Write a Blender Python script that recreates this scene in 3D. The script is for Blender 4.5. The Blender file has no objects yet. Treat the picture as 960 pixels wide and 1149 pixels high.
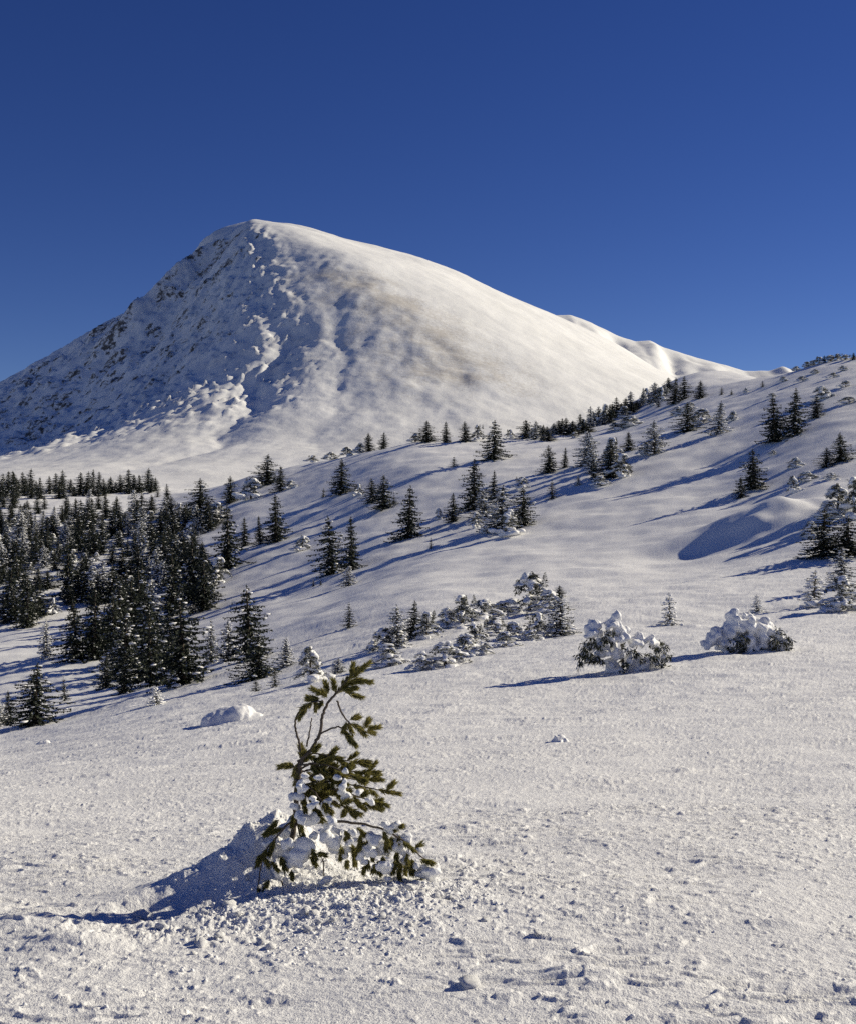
import bpy, bmesh, math, random
import numpy as np
from mathutils import Vector, Matrix

random.seed(7)
RNG = np.random.default_rng(7)
S = bpy.context.scene
C = S.collection
F, UC, VC = 1290.0, 480.0, 574.5            # focal length and centre of the photograph in its own pixels
SUN_E, SUN_A = math.radians(27.3), math.radians(24)
SUN = Vector((math.cos(SUN_E)*math.cos(SUN_A), math.cos(SUN_E)*math.sin(SUN_A), math.sin(SUN_E)))

# ------------------------------------------------------------------ noise
def _h(ix, iy, seed):
    n = (ix.astype(np.int64)*374761393 + iy.astype(np.int64)*668265263 + seed*974711) & 0xffffffff
    n = ((n ^ (n >> 13))*1274126177) & 0xffffffff
    n = ((n ^ (n >> 16))*2246822519) & 0xffffffff
    return (n ^ (n >> 15)) & 0xffff
_GA = np.linspace(0, 2*np.pi, 256, endpoint=False)
_GX, _GY = np.cos(_GA), np.sin(_GA)
def pn(x, y, seed=0):
    x = np.asarray(x, float); y = np.asarray(y, float)
    ix, iy = np.floor(x), np.floor(y)
    fx, fy = x-ix, y-iy
    u = fx*fx*fx*(fx*(fx*6-15)+10); v = fy*fy*fy*(fy*(fy*6-15)+10)
    def g(dx, dy):
        k = _h(ix+dx, iy+dy, seed) & 255
        return _GX[k]*(fx-dx) + _GY[k]*(fy-dy)
    a = g(0, 0); b = g(1, 0); c = g(0, 1); d = g(1, 1)
    return 1.5*((a+(b-a)*u) + ((c+(d-c)*u)-(a+(b-a)*u))*v)
def fbm(x, y, seed=0, octv=4, gain=.5):
    s = 0; a = 1; f = 1
    for o in range(octv):
        s = s + a*pn(x*f+17.3*o, y*f-9.1*o, seed+o); a *= gain; f *= 2.03
    return s
def sst(a, b, x):
    t = np.clip((x-a)/(b-a), 0, 1); return t*t*(3-2*t)

def pchip(xk, yk, x):
    xk = np.asarray(xk, float); yk = np.asarray(yk, float)
    h = np.diff(xk); d = np.diff(yk)/h
    m = np.zeros_like(yk); m[0] = d[0]; m[-1] = d[-1]
    for i in range(1, len(xk)-1):
        if d[i-1]*d[i] > 0:
            w1 = 2*h[i]+h[i-1]; w2 = h[i]+2*h[i-1]
            m[i] = (w1+w2)/(w1/d[i-1]+w2/d[i])
    x = np.clip(x, xk[0], xk[-1])
    i = np.clip(np.searchsorted(xk, x)-1, 0, len(h)-1)
    t = (x-xk[i])/h[i]
    return ((2*t**3-3*t**2+1)*yk[i] + (t**3-2*t**2+t)*h[i]*m[i] + (-2*t**3+3*t**2)*yk[i+1] + (t**3-t**2)*h[i]*m[i+1])

# ------------------------------------------------------------------ the lie of the land
# per viewing column: (distance in metres, height on the photograph) of the snow, read off the photo and the tree sizes
COLS = {
 -160: [(3,1290),(6,1020),(10,930),(16,892),(25,872),(35,862),(55,842),(85,795),(120,735),(170,650),(230,595),(300,560),(355,550)],
 0:   [(3,1280),(6,1012),(10,922),(16,882),(25,858),(35,842),(55,815),(85,765),(120,708),(170,634),(230,584),(300,555),(350,547)],
 160: [(3,1275),(6,1006),(10,915),(16,868),(25,832),(35,808),(55,782),(85,742),(115,700),(160,634),(220,583),(290,556),(345,547)],
 320: [(3,1272),(6,997),(10,905),(16,852),(25,808),(40,768),(60,737),(80,706),(105,675),(140,622),(180,573),(215,544),(250,525)],
 480: [(3,1270),(6,988),(10,895),(16,838),(25,790),(38,745),(55,704),(80,659),(110,622),(140,578),(170,530),(200,506),(230,494)],
 640: [(3,1270),(6,985),(10,890),(16,828),(25,780),(36,732),(55,688),(80,642),(105,601),(130,556),(165,512),(210,490),(260,480)],
 800: [(3,1270),(6,985),(10,885),(16,820),(25,765),(35,722),(50,690),(75,635),(100,580),(125,535),(150,490),(190,455),(240,430),(300,419)],
 960: [(3,1270),(6,985),(10,880),(16,810),(25,755),(35,712),(48,680),(65,632),(85,576),(105,522),(125,478),(150,440),(180,414),(220,403)],
 1150:[(3,1270),(6,985),(10,878),(16,803),(25,745),(35,698),(48,660),(65,608),(85,550),(105,492),(125,446),(150,412),(180,390),(220,380)],
}
UK = np.array(sorted(COLS))
LY = np.linspace(math.log(2.5), math.log(9000), 420)
TAB = []
for uk in UK:
    c = COLS[uk]
    ys = [p[0] for p in c]; zs = [(VC-p[1])*p[0]/F for p in c]
    yc, zc = ys[-1], zs[-1]
    ys += [yc*1.12, yc*1.35, yc*1.8, 1100, 9500]
    zs += [zc-0.8, zc-8, zc-24, min(zc-70, -70), -120]
    ys = [2.4]+ys; zs = [zs[0]+.12]+zs
    TAB.append(pchip(np.log(ys), zs, LY))
TAB = np.array(TAB)
# Catmull-Rom style smooth columns, resampled finely
UF = np.linspace(UK[0], UK[-1], 320)
TABF = np.array([pchip(UK, TAB[:, j], UF) for j in range(len(LY))]).T
for _ in range(10):                                # soften the joints between columns
    TABF[1:-1] = .25*TABF[:-2]+.5*TABF[1:-1]+.25*TABF[2:]
for _ in range(3):
    TABF[:, 1:-1] = .25*TABF[:, :-2]+.5*TABF[:, 1:-1]+.25*TABF[:, 2:]

def px_x(u, y): return (u-UC)/F*y
def gauss2(x, y, cx, cy, sx, sy, rot=0.):
    c, s = math.cos(rot), math.sin(rot)
    a = (x-cx)*c+(y-cy)*s; b = -(x-cx)*s+(y-cy)*c
    return np.exp(-(a/sx)**2-(b/sy)**2)

def base_h(x, y):
    x = np.asarray(x, float); y = np.asarray(y, float)
    yc = np.maximum(y, 2.6)
    u = np.clip(UC+F*x/np.maximum(yc, 2.6), UF[0], UF[-1])
    fu = (u-UF[0])/(UF[1]-UF[0]); iu = np.clip(fu.astype(int), 0, len(UF)-2); fu = fu-iu
    fl = (np.log(yc)-LY[0])/(LY[1]-LY[0]); il = np.clip(fl.astype(int), 0, len(LY)-2); fl = np.clip(fl-il, 0, 1)
    z = (TABF[iu, il]*(1-fu)+TABF[iu+1, il]*fu)*(1-fl) + (TABF[iu, il+1]*(1-fu)+TABF[iu+1, il+1]*fu)*fl
    far = sst(12, 60, y)*(1-sst(500, 900, y))
    z = z + far*(.30*fbm(x/17, y/17, 3, 3) + .16*fbm(x/6.5+y/30, y/5, 11, 3))
    z = z + (1-sst(40, 90, y))*.035*fbm(x/1.9, y/1.3, 21, 3)
    # bank with the blue hollow on the right slope
    z = z + 1.8*gauss2(x, y, px_x(862, 89), 89, 5.4, 4.4, .3)*(1+.22*pn(x/2.2, y/2.2, 88)) - .8*gauss2(x, y, px_x(777, 85), 85, 5.0, 3.6, .2)
    return z

# drift, debris mound and hollows round the sapling
SY = 6.0
def near_feat(x, y):
    z = 0
    cx = np.array([-2.05, -1.72, -1.38, -1.12, -.98, -.82, -.62, -.3]); cy = np.array([5.62, 5.72, 5.92, 6.05, 6.14, 6.24, 6.3, 6.35])
    hh = np.array([0, .04, .11, .22, .31, .39, .24, 0.0])
    yc = np.interp(x, cx, cy); hc = np.interp(x, cx, hh)
    d = y-yc
    w = np.where(d > 0, .36, .24+.12*hc)
    z = z + hc*np.exp(-np.abs(d/w)**1.7)*(1+.12*pn(x*8, y*8, 77))
    z = z - .10*gauss2(x, y, -1.25, 5.72, .42, .22, .35)
    z = z + .04*gauss2(x, y, -.42, 5.50, .55, .24, -.1) + .05*gauss2(x, y, -.9, 5.42, .35, .14, .1)
    z = z + .05*gauss2(x, y, -1.9, 5.35, .35, .16, -.15) + .07*gauss2(x, y, -2.5, 5.75, .45, .14, -.2)+ .05*gauss2(x, y, -1.55, 5.05, .2, .1, 0)
    for (u, yy, sx, sy, dep) in ((402, 3.62, .10, .035, .030), (918, 4.15, .17, .05, .035), (100, 3.66, .14, .05, .03), (512, 7.9, .14, .05, -.035),
                                 (880, 5.05, .12, .05, -.03), (60, 7.4, .22, .06, -.03), (650, 4.3, .16, .06, -.03), (872, 10.9, .18, .08, -.05),
                                 (765, 11.5, .2, .09, -.05), (825, 4.2, .12, .05, .025), (700, 4.7, .15, .04, .02), (300, 4.2, .12, .04, .02)):
        z = z - dep*gauss2(x, y, px_x(u, yy), yy, sx, sy, 0)
    return z

def micro(x, y):
    f1 = 1-sst(22, 60, y)
    patch = .55+.45*np.clip(.5+1.3*fbm(x/1.7, y/1.7, 41, 2), 0, 1.2)
    wx = x+.04*pn(x*5, y*5, 50); wy = y+.04*pn(x*5, y*5, 51)
    n = fbm(wx*13, wy*15, 31, 3, .55)
    z = f1*patch*(.0042*n + .0048*sst(.28, .75, n))
    sas = 1-np.abs(fbm(wx*1.9+3, wy*6.2, 61, 3, .55))*1.7
    z = z + (1-sst(40, 110, y))*.014*sst(.45, 1., sas)*np.clip(.5+1.2*pn(x/1.3, y/1.1, 66), 0, 1)
    rip = pn(wx*.55+.5*pn(x*.4, y*.4, 57), wy*3.4+.35*wx, 58)
    z = z + (1-sst(25, 70, y))*.011*sst(-.1, .55, rip)*sst(.0, .5, fbm(x/2.6, y/2.0, 59, 2))
    chip = fbm(wx*4.1, wy*6.0, 81, 3, .55)
    z = z + (1-sst(40, 90, y))*.007*sst(.42, .62, chip)
    z = z + sst(8, 25, y)*((1-sst(45, 100, y))*.8+.12*(1-sst(150, 250, y)))*(.024*fbm(x/.9, y/.8, 91, 3, .55)+.045*sst(.4, .9, fbm(x/2.3, y/1.5, 95, 3, .5)))
    deb = np.clip(1.35*gauss2(x, y, -.45, 5.62, .85, .42, -.08)+1.0*gauss2(x, y, -1.2, 5.25, .5, .2, 0), 0, 1)
    z = z + deb*(.008*sst(.05, .6, fbm(wx*15, wy*15, 71, 3, .6)) + .008*sst(.2, .7, fbm(wx*21, wy*21, 72, 2, .6)))
    return z

def ground(x, y): return base_h(x, y)+near_feat(x, y)
def ground_full(x, y): return ground(x, y)+micro(x, y)

LYS = np.exp(np.linspace(math.log(2.9), math.log(420), 2600))
def locate(u, v):
    """distance at which the snow seen in column u stands at row v"""
    z = base_h(px_x(u, LYS), LYS)
    vv = VC-F*z/LYS
    k = np.argmax(vv <= v)
    if vv[k] > v:
        k = int(np.argmin(vv))
    return float(LYS[k])

# ------------------------------------------------------------------ materials
def mat(name):
    m = bpy.data.materials.new(name); m.use_nodes = True
    nt = m.node_tree; b = nt.nodes['Principled BSDF']
    return m, nt, b
def N(nt, t, **kw):
    n = nt.nodes.new(t)
    for k, v in kw.items(): setattr(n, k, v)
    return n
def noise(nt, co, scale, detail=4, rough=.55):
    n = N(nt, 'ShaderNodeTexNoise'); n.inputs['Scale'].default_value = scale
    n.inputs['Detail'].default_value = detail; n.inputs['Roughness'].default_value = rough
    nt.links.new(co, n.inputs['Vector']); return n.outputs['Fac']
def ramp(nt, fac, stops):
    r = N(nt, 'ShaderNodeValToRGB')
    while len(r.color_ramp.elements) < len(stops): r.color_ramp.elements.new(.5)
    for e, (p, c) in zip(r.color_ramp.elements, stops):
        e.position = p; e.color = (*c, 1) if len(c) == 3 else c
    nt.links.new(fac, r.inputs['Fac']); return r.outputs['Color']
def math_(nt, op, a, b):
    n = N(nt, 'ShaderNodeMath', operation=op)
    for i, q in enumerate((a, b)):
        if isinstance(q, (int, float)): n.inputs[i].default_value = q
        else: nt.links.new(q, n.inputs[i])
    return n.outputs[0]
def bump(nt, b, h, strength, dist):
    n = N(nt, 'ShaderNodeBump'); n.inputs['Strength'].default_value = strength; n.inputs['Distance'].default_value = dist
    nt.links.new(h, n.inputs['Height']); nt.links.new(n.outputs[0], b.inputs['Normal'])
def mixc(nt, f, a, b_):
    n = N(nt, 'ShaderNodeMix', data_type='RGBA')
    nt.links.new(f, n.inputs[0])
    for i, q in ((6, a), (7, b_)):
        if isinstance(q, tuple): n.inputs[i].default_value = (*q, 1)
        else: nt.links.new(q, n.inputs[i])
    return n.outputs[2]

def snow_ground():
    m, nt, b = mat('crusted_snow')
    g = N(nt, 'ShaderNodeNewGeometry').outputs['Position']
    n1 = noise(nt, g, .35, 5); n2 = noise(nt, g, 34, 5, .65); n3 = noise(nt, g, 120, 3, .6)
    col = ramp(nt, n1, [(.3, (.80, .80, .80)), (.7, (.87, .87, .865))])
    nt.links.new(col, b.inputs['Base Color'])
    b.inputs['Roughness'].default_value = .65; b.inputs['Specular IOR Level'].default_value = .25
    h = math_(nt, 'ADD', math_(nt, 'MULTIPLY', n2, .7), math_(nt, 'MULTIPLY', n3, .3))
    bump(nt, b, h, .9, .024)
    return m
def snow_soft(name='soft_snow', scale=18, dist=.02):
    m, nt, b = mat(name)
    g = N(nt, 'ShaderNodeTexCoord').outputs['Object']
    n2 = noise(nt, g, scale, 5, .6)
    nt.links.new(ramp(nt, noise(nt, g, scale*.3, 3), [(.3, (.80, .80, .80)), (.7, (.88, .88, .875))]), b.inputs['Base Color'])
    b.inputs['Roughness'].default_value = .6; b.inputs['Specular IOR Level'].default_value = .25
    bump(nt, b, n2, .6, dist)
    return m
def foliage(name, lo, mid, hi, frost=0.0, thin=0.0):
    m, nt, b = mat(name)
    tc = N(nt, 'ShaderNodeNewGeometry').outputs['Position']
    oi = N(nt, 'ShaderNodeObjectInfo').outputs['Random']
    rnd = N(nt, 'ShaderNodeNewGeometry').outputs['Random Per Island']
    f = math_(nt, 'ADD', math_(nt, 'MULTIPLY', rnd, .7), math_(nt, 'MULTIPLY', oi, .3))
    col = ramp(nt, f, [(.1, lo), (.5, mid), (.9, hi)])
    if frost > 0:
        fr = ramp(nt, rnd, [(1-frost-.02, (0, 0, 0)), (1-frost+.02, (1, 1, 1))])
        col = mixc(nt, fr, col, (.50, .51, .52))
    nt.links.new(col, b.inputs['Base Color'])
    b.inputs['Roughness'].default_value = .7; b.inputs['Specular IOR Level'].default_value = .2
    if thin:                                       # needles let some light through
        tr = N(nt, 'ShaderNodeBsdfTranslucent'); nt.links.new(col, tr.inputs['Color'])
        mx = N(nt, 'ShaderNodeMixShader'); mx.inputs[0].default_value = thin
        nt.links.new(b.outputs[0], mx.inputs[1]); nt.links.new(tr.outputs[0], mx.inputs[2])
        nt.links.new(mx.outputs[0], nt.nodes['Material Output'].inputs['Surface'])
    return m
def bark():
    m, nt, b = mat('conifer_bark')
    g = N(nt, 'ShaderNodeTexCoord').outputs['Object']
    n = noise(nt, g, 40, 5)
    nt.links.new(ramp(nt, n, [(.3, (.045, .035, .027)), (.7, (.14, .11, .085))]), b.inputs['Base Color'])
    b.inputs['Roughness'].default_value = .9
    bump(nt, b, n, .6, .01)
    return m
M_SNOW, M_SOFT = snow_ground(), snow_soft()
M_LOAD = snow_soft('tree_snow', 30, .01)
M_SPR = foliage('spruce_needles', (.012, .017, .012), (.026, .034, .022), (.050, .058, .036), .05)
M_RIME = foliage('frosted_needles', (.022, .026, .020), (.05, .055, .045), (.09, .095, .085), .33)
M_PINE = foliage('pine_needles', (.10, .10, .03), (.23, .21, .06), (.36, .31, .11), 0, .4)
M_BUSH = foliage('bush_needles', (.03, .034, .02), (.065, .07, .04), (.13, .12, .07), .25)
M_BARK = bark()

def rock_mat(name, lo, hi):
    m, nt, b = mat(name)
    g = N(nt, 'ShaderNodeNewGeometry').outputs['Position']
    n = noise(nt, g, .15, 8, .65)
    nt.links.new(ramp(nt, n, [(.3, lo), (.7, hi)]), b.inputs['Base Color'])
    b.inputs['Roughness'].default_value = .9
    return m

def mountain_mat():
    m, nt, b = mat('mountain_snow')
    g = N(nt, 'ShaderNodeNewGeometry')
    p = g.outputs['Position']
    at = N(nt, 'ShaderNodeAttribute', attribute_name='rock').outputs['Fac']
    ag = N(nt, 'ShaderNodeAttribute', attribute_name='grass').outputs['Fac']
    n1 = noise(nt, p, .20, 7, .68); n2 = noise(nt, p, .35, 5, .6); n3 = noise(nt, p, .02, 4)
    snow = ramp(nt, n3, [(.35, (.80, .80, .79)), (.65, (.87, .87, .86))])
    rk = ramp(nt, math_(nt, 'ADD', at, math_(nt, 'MULTIPLY', math_(nt, 'SUBTRACT', n1, .5), .9)), [(.50, (0, 0, 0)), (.60, (1, 1, 1))])
    rcol = ramp(nt, n2, [(.3, (.06, .058, .056)), (.7, (.20, .18, .16))])
    gr = ramp(nt, math_(nt, 'ADD', ag, math_(nt, 'MULTIPLY', math_(nt, 'SUBTRACT', n2, .5), 1.5)), [(.30, (0, 0, 0)), (.95, (.45, .43, .42))])
    c = mixc(nt, gr, snow, (.30, .235, .15))
    c = mixc(nt, rk, c, rcol)
    nt.links.new(c, b.inputs['Base Color'])
    b.inputs['Roughness'].default_value = .8; b.inputs['Specular IOR Level'].default_value = .15
    bump(nt, b, math_(nt, 'ADD', math_(nt, 'MULTIPLY', n1, .6), math_(nt, 'MULTIPLY', n2, .12)), .3, 2.0)
    return m

# ------------------------------------------------------------------ mesh helpers
def mesh_np(name, V, faces, mt, smooth=True):
    """faces: array (n,3) or (n,4)"""
    me = bpy.data.meshes.new(name)
    V = np.asarray(V, np.float32); fa = np.asarray(faces, np.int32)
    k = fa.shape[1]
    me.vertices.add(len(V)); me.vertices.foreach_set('co', V.ravel())
    me.loops.add(fa.size); me.loops.foreach_set('vertex_index', fa.ravel())
    me.polygons.add(len(fa)); me.polygons.foreach_set('loop_start', np.arange(0, fa.size, k, dtype=np.int32))
    me.polygons.foreach_set('use_smooth', np.full(len(fa), smooth))
    me.materials.append(mt); me.update(calc_edges=True); me.validate()
    return me
def link(name, me, parent=None, loc=None):
    o = bpy.data.objects.new(name, me); C.objects.link(o)
    if parent: o.parent = parent
    if loc is not None: o.location = loc
    return o
def grid_faces(nr, nc):
    i = np.arange(nr*nc).reshape(nr, nc)
    return np.stack([i[:-1, :-1].ravel(), i[:-1, 1:].ravel(), i[1:, 1:].ravel(), i[1:, :-1].ravel()], 1)

def _ico(sub):
    bm = bmesh.new(); bmesh.ops.create_icosphere(bm, subdivisions=sub, radius=1)
    v = np.array([q.co[:] for q in bm.verts]); f = np.array([[q.index for q in p.verts] for p in bm.faces]); bm.free()
    return v, f
ICO1, ICO2 = _ico(1), _ico(2)
def blob(center, rad, ico=ICO2, jit=.15, rng=RNG, rotz=0.):
    v, f = ico
    d = 1+jit*np.sin(v@rng.normal(0, 2.6, 3)+rng.uniform(0, 6))+jit*.7*np.sin(v@rng.normal(0, 4.5, 3)+rng.uniform(0, 6))
    q = v*d[:, None]*np.asarray(rad)
    c, s = math.cos(rotz), math.sin(rotz)
    q = q@np.array([[c, s, 0], [-s, c, 0], [0, 0, 1]])
    return q+np.asarray(center), f
class Acc:
    def __init__(s): s.v = []; s.f = []; s.n = 0
    def add(s, v, f): s.v.append(np.asarray(v)); s.f.append(np.asarray(f)+s.n); s.n += len(v)
    def mesh(s, name, mt, smooth=True): return mesh_np(name, np.concatenate(s.v), np.concatenate(s.f), mt, smooth)
def tube(pts, rads, sides=6):
    pts = np.asarray(pts, float); n = len(pts); V = []; Fa = []
    for i in range(n):
        t = pts[min(i+1, n-1)]-pts[max(i-1, 0)]; t /= np.linalg.norm(t)+1e-9
        a = np.cross(t, [.3, .9, .1]); a /= np.linalg.norm(a)+1e-9; b = np.cross(t, a)
        for k in range(sides):
            an = 2*math.pi*k/sides; V.append(pts[i]+rads[i]*(math.cos(an)*a+math.sin(an)*b))
    for i in range(n-1):
        for k in range(sides):
            p, q = i*sides+k, i*sides+(k+1) % sides
            Fa += [[p, q, q+sides], [p, q+sides, p+sides]]
    c = len(V); V.append(pts[0]); V.append(pts[-1])
    for k in range(sides):
        Fa += [[c, (k+1) % sides, k], [c+1, (n-1)*sides+k, (n-1)*sides+(k+1) % sides]]
    return np.array(V), np.array(Fa)
def remeshed(name, acc, mt, voxel, smooth_it=2, nz=0.0, nscale=20.):
    me = acc.mesh(name, mt); o = bpy.data.objects.new('tmp', me); C.objects.link(o)
    r = o.modifiers.new('r', 'REMESH'); r.mode = 'VOXEL'; r.voxel_size = voxel; r.use_smooth_shade = True
    if smooth_it:
        q = o.modifiers.new('s', 'SMOOTH'); q.iterations = smooth_it; q.factor = .5
    dg = bpy.context.evaluated_depsgraph_get(); dg.update()
    out = bpy.data.meshes.new_from_object(o.evaluated_get(dg)); out.name = name
    bpy.data.objects.remove(o); bpy.data.meshes.remove(me)
    n = len(out.vertices); co = np.empty(n*3, np.float32); out.vertices.foreach_get('co', co); co = co.reshape(-1, 3)
    if nz and n:
        no = np.empty(n*3, np.float32); out.vertices.foreach_get('normal', no); no = no.reshape(-1, 3)
        d = fbm(co[:, 0]*nscale+co[:, 1]*nscale*.6, co[:, 2]*nscale-co[:, 1]*nscale*.7, 5, 3)*nz
        co = co+no*d[:, None]; out.vertices.foreach_set('co', co.astype(np.float32).ravel()); out.update()
    out.materials.clear(); out.materials.append(mt)
    out.polygons.foreach_set('use_smooth', np.ones(len(out.polygons), bool))
    return out

def islands(me, keep=6):
    """split a mesh into its loose pieces, the big ones only"""
    n = len(me.vertices); par = list(range(n))
    def find(i):
        while par[i] != i: par[i] = par[par[i]]; i = par[i]
        return i
    ed = np.empty(len(me.edges)*2, np.int32); me.edges.foreach_get('vertices', ed)
    for a, b in ed.reshape(-1, 2).tolist():
        a, b = find(a), find(b)
        if a != b: par[a] = b
    root = np.array([find(i) for i in range(n)])
    ids, cnt = np.unique(root, return_counts=True)
    co = np.empty(n*3, np.float32); me.vertices.foreach_get('co', co); co = co.reshape(-1, 3)
    pf = [list(p.vertices) for p in me.polygons]; mt = me.materials[0]; out = []
    for g in ids[np.argsort(-cnt)][:keep]:
        sel = root == g
        if sel.sum() < 24: continue
        new = np.cumsum(sel)-1
        fa = [[int(new[i]) for i in p] for p in pf if root[p[0]] == g]
        m2 = bpy.data.meshes.new(me.name); m2.from_pydata(co[sel].tolist(), [], fa); m2.materials.append(mt)
        m2.polygons.foreach_set('use_smooth', np.ones(len(fa), bool)); m2.update(); out.append(m2)
    return out
def tag(o, label, cat, group=None):
    o['label'] = label; o['category'] = cat
    if group: o['group'] = group
def struct(o): o['kind'] = 'structure'; return o

# ------------------------------------------------------------------ ground
def cols_u():
    a = np.linspace(-60, 1020, 1250)
    l = -60-np.cumsum(np.geomspace(1.2, 120, 130)); r = 1020+np.cumsum(np.geomspace(1.2, 120, 130))
    return np.concatenate([l[::-1], a, r])
uu = cols_u()
yy = np.concatenate([[-60, -20, -6, -2, 0, 1, 1.6, 2.1], np.exp(np.linspace(math.log(2.5), math.log(9), 620)), np.exp(np.linspace(math.log(9), math.log(60), 420))[1:],
                     np.exp(np.linspace(math.log(60), math.log(420), 330))[1:], np.geomspace(420, 9000, 40)[1:]])
sy = np.sqrt(yy**2+(1.6*np.exp(-np.maximum(yy, 0)/2.0))**2)
X = (uu[None, :]-UC)/F*np.maximum(sy, 1.2)[:, None]; Y = np.repeat(yy[:, None], len(uu), 1)
Z = np.where(Y > -100, ground_full(X.ravel(), Y.ravel()).reshape(X.shape), 0)
me = mesh_np('snow_ground', np.stack([X, Y, Z], -1).reshape(-1, 3), grid_faces(len(yy), len(uu)), M_SNOW)
struct(link('snow_ground', me))

# ------------------------------------------------------------------ mountain
PX, PY, PZ = -197., 1300., 331.
PROF = {
 0:    [(0,0),(45,6),(100,22),(195,48),(275,85),(345,116),(405,147),(455,181),(500,206),(600,255),(750,325),(1000,400),(1500,460)],
 90:   [(0,0),(45,8),(100,24),(195,60),(275,95),(415,160),(600,260),(750,330),(1000,400),(1500,460)],
 180:  [(0,0),(45,16),(75,50),(115,90),(195,138),(285,190),(350,230),(500,304),(700,380),(1000,420),(1500,460)],
 -150: [(0,0),(40,22),(80,62),(120,102),(200,166),(300,230),(400,264),(500,290),(620,312),(800,330),(1000,350),(1500,430)],
 -115: [(0,0),(40,22),(100,74),(200,166),(300,248),(400,294),(500,309),(600,316),(720,321),(900,336),(1100,370),(1500,430)],
 -97:  [(0,0),(40,15),(100,52),(200,128),(300,203),(400,253),(500,285),(600,306),(720,318),(900,336),(1100,370),(1500,430)],
 -80:  [(0,0),(60,17),(130,46),(220,99),(350,174),(420,216),(480,246),(600,291),(720,314),(900,337),(1100,370),(1500,430)],
 -62:  [(0,0),(60,16),(130,40),(220,80),(350,148),(450,206),(530,248),(600,277),(720,312),(900,342),(1100,375),(1500,435)],
 -35:  [(0,0),(45,12),(100,31),(200,70),(320,130),(450,202),(580,262),(720,312),(900,355),(1100,394),(1500,457)],
}
def mountain_h(x, y):
    dx, dy = x-PX, y-PY
    r = np.hypot(dx, dy); a = np.degrees(np.arctan2(dy, dx))
    ks = np.array([-180, -150, -115, -97, -80, -62, -35, 0, 90, 180.])
    pr = np.array([pchip([p[0] for p in PROF[180 if k == -180 else int(k)]], [p[1] for p in PROF[180 if k == -180 else int(k)]], r) for k in ks])
    hk = np.diff(ks)[:, None]; dk = np.diff(pr, axis=0)/hk
    m = np.zeros_like(pr); m[0] = 0; m[-1] = 0
    for i in range(1, len(ks)-1):
        pos = dk[i-1]*dk[i] > 0
        w1 = 2*hk[i]+hk[i-1]; w2 = hk[i]+2*hk[i-1]
        with np.errstate(divide='ignore', invalid='ignore'):
            m[i] = np.where(pos, (w1+w2)/(w1/dk[i-1]+w2/dk[i]), 0)
    ia = np.clip(np.searchsorted(ks, a)-1, 0, len(ks)-2); ii = np.arange(len(r)); hh = hk[ia, 0]
    t = (a-ks[ia])/hh
    drop = (2*t**3-3*t**2+1)*pr[ia, ii]+(t**3-2*t**2+t)*hh*m[ia, ii]+(-2*t**3+3*t**2)*pr[ia+1, ii]+(t**3-t**2)*hh*m[ia+1, ii]
    z = PZ-drop
    # gullies that run down from the spine
    def gully(phi0, phi1, r0, r1, depth, w0, w1, sharp=1.6):
        t = np.clip((r-r0)/(r1-r0), 0, 1)
        ph = phi0+(phi1-phi0)*t+2*pn(r/60, phi0+0*r, 9)
        arc = (a-ph)*np.pi/180*r + 4.5*fbm(x/22, y/22, 8, 3, .6)
        w = w0+(w1-w0)*t
        return -depth*np.exp(-np.abs(arc/w)**sharp)*sst(r0, r0+60, r)*(1-sst(r1*.72, r1, r))
    z = z - gully(-124, -126, 45, 235, 19, 8, 13) + gully(-104, -109, 40, 270, 8, 10, 26)
    z = z + gully(-76, -89, 330, 690, 8, 12, 26, 1.2) + gully(-70, -81, 340, 720, 2.5, 10, 24, 1.4) + gully(-90, -97, 230, 560, 4, 8, 20, 1.2)
    rib = np.abs(fbm(a/7+.5*pn(r/50, a/20, 4), r/170, 13, 3))
    side = sst(-176, -160, a)*(1-sst(-84, -66, a))
    z = z + side*sst(50, 140, r)*(1-sst(430, 600, r))*(1.5-4*rib)
    rocky = side*(1-.72*sst(-112, -98, a))*sst(20, 90, r)*(1-sst(300, 460, r))
    nz = fbm(x/38, y/38, 17, 5, .58)
    z = z + rocky*(5.2*nz+3.2*sst(.1, .6, fbm(x/16, y/16, 19, 4, .55)))
    z = z + sst(-176, -160, a)*(1-sst(-72, -58, a))*sst(60, 160, r)*(1-sst(560, 680, r))*(.38*fbm(x/26, y/26, 61, 5, .62)+.3*sst(.25, .7, fbm(x/13, y/13, 63, 3, .6)))
    spine = sst(-112, -98, a)*(1-sst(-82, -70, a))*sst(90, 160, r)*(1-sst(430, 560, r))
    cr = fbm(x/13+3, y/13, 67, 5, .65)
    z = z + spine*(2.5*sst(.34, .52, cr)*(1+.6*fbm(x/5, y/5, 68, 2))-1.2*sst(.1, .5, np.abs(fbm(x/11, y/30, 69, 3))))
    z = z + 5.5*sst(-71, -61, a+3*fbm(x/40, y/40, 70, 3))*sst(170, 260, r)*(1-sst(480, 620, r))*(1-sst(-45, -5, a))
    # crags along the left skyline
    crag = (sst(165, 180, np.abs(a)))*sst(30, 60, r)*(1-sst(230, 330, r))
    z = z + crag*3.5*fbm(x/14, y/14, 23, 4, .6)
    z = z + (1-rocky)*(1.1*fbm(x/70, y/70, 29, 4)+.25*fbm(x/15, y/15, 30, 3))
    return z, r, a, rocky, nz
xs = np.concatenate([np.arange(-900, -540, 9.), np.arange(-540, 420, 2.1), np.arange(420, 1300, 9.)])
ys = np.concatenate([np.arange(430, 620, 4.), np.arange(620, 1420, 2.3), np.arange(1420, 2300, 14.)])
MX, MY = np.meshgrid(xs, ys)
mz, mr, ma, rocky, nz = mountain_h(MX.ravel(), MY.ravel())
MOUNT = mountain_mat()
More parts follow.
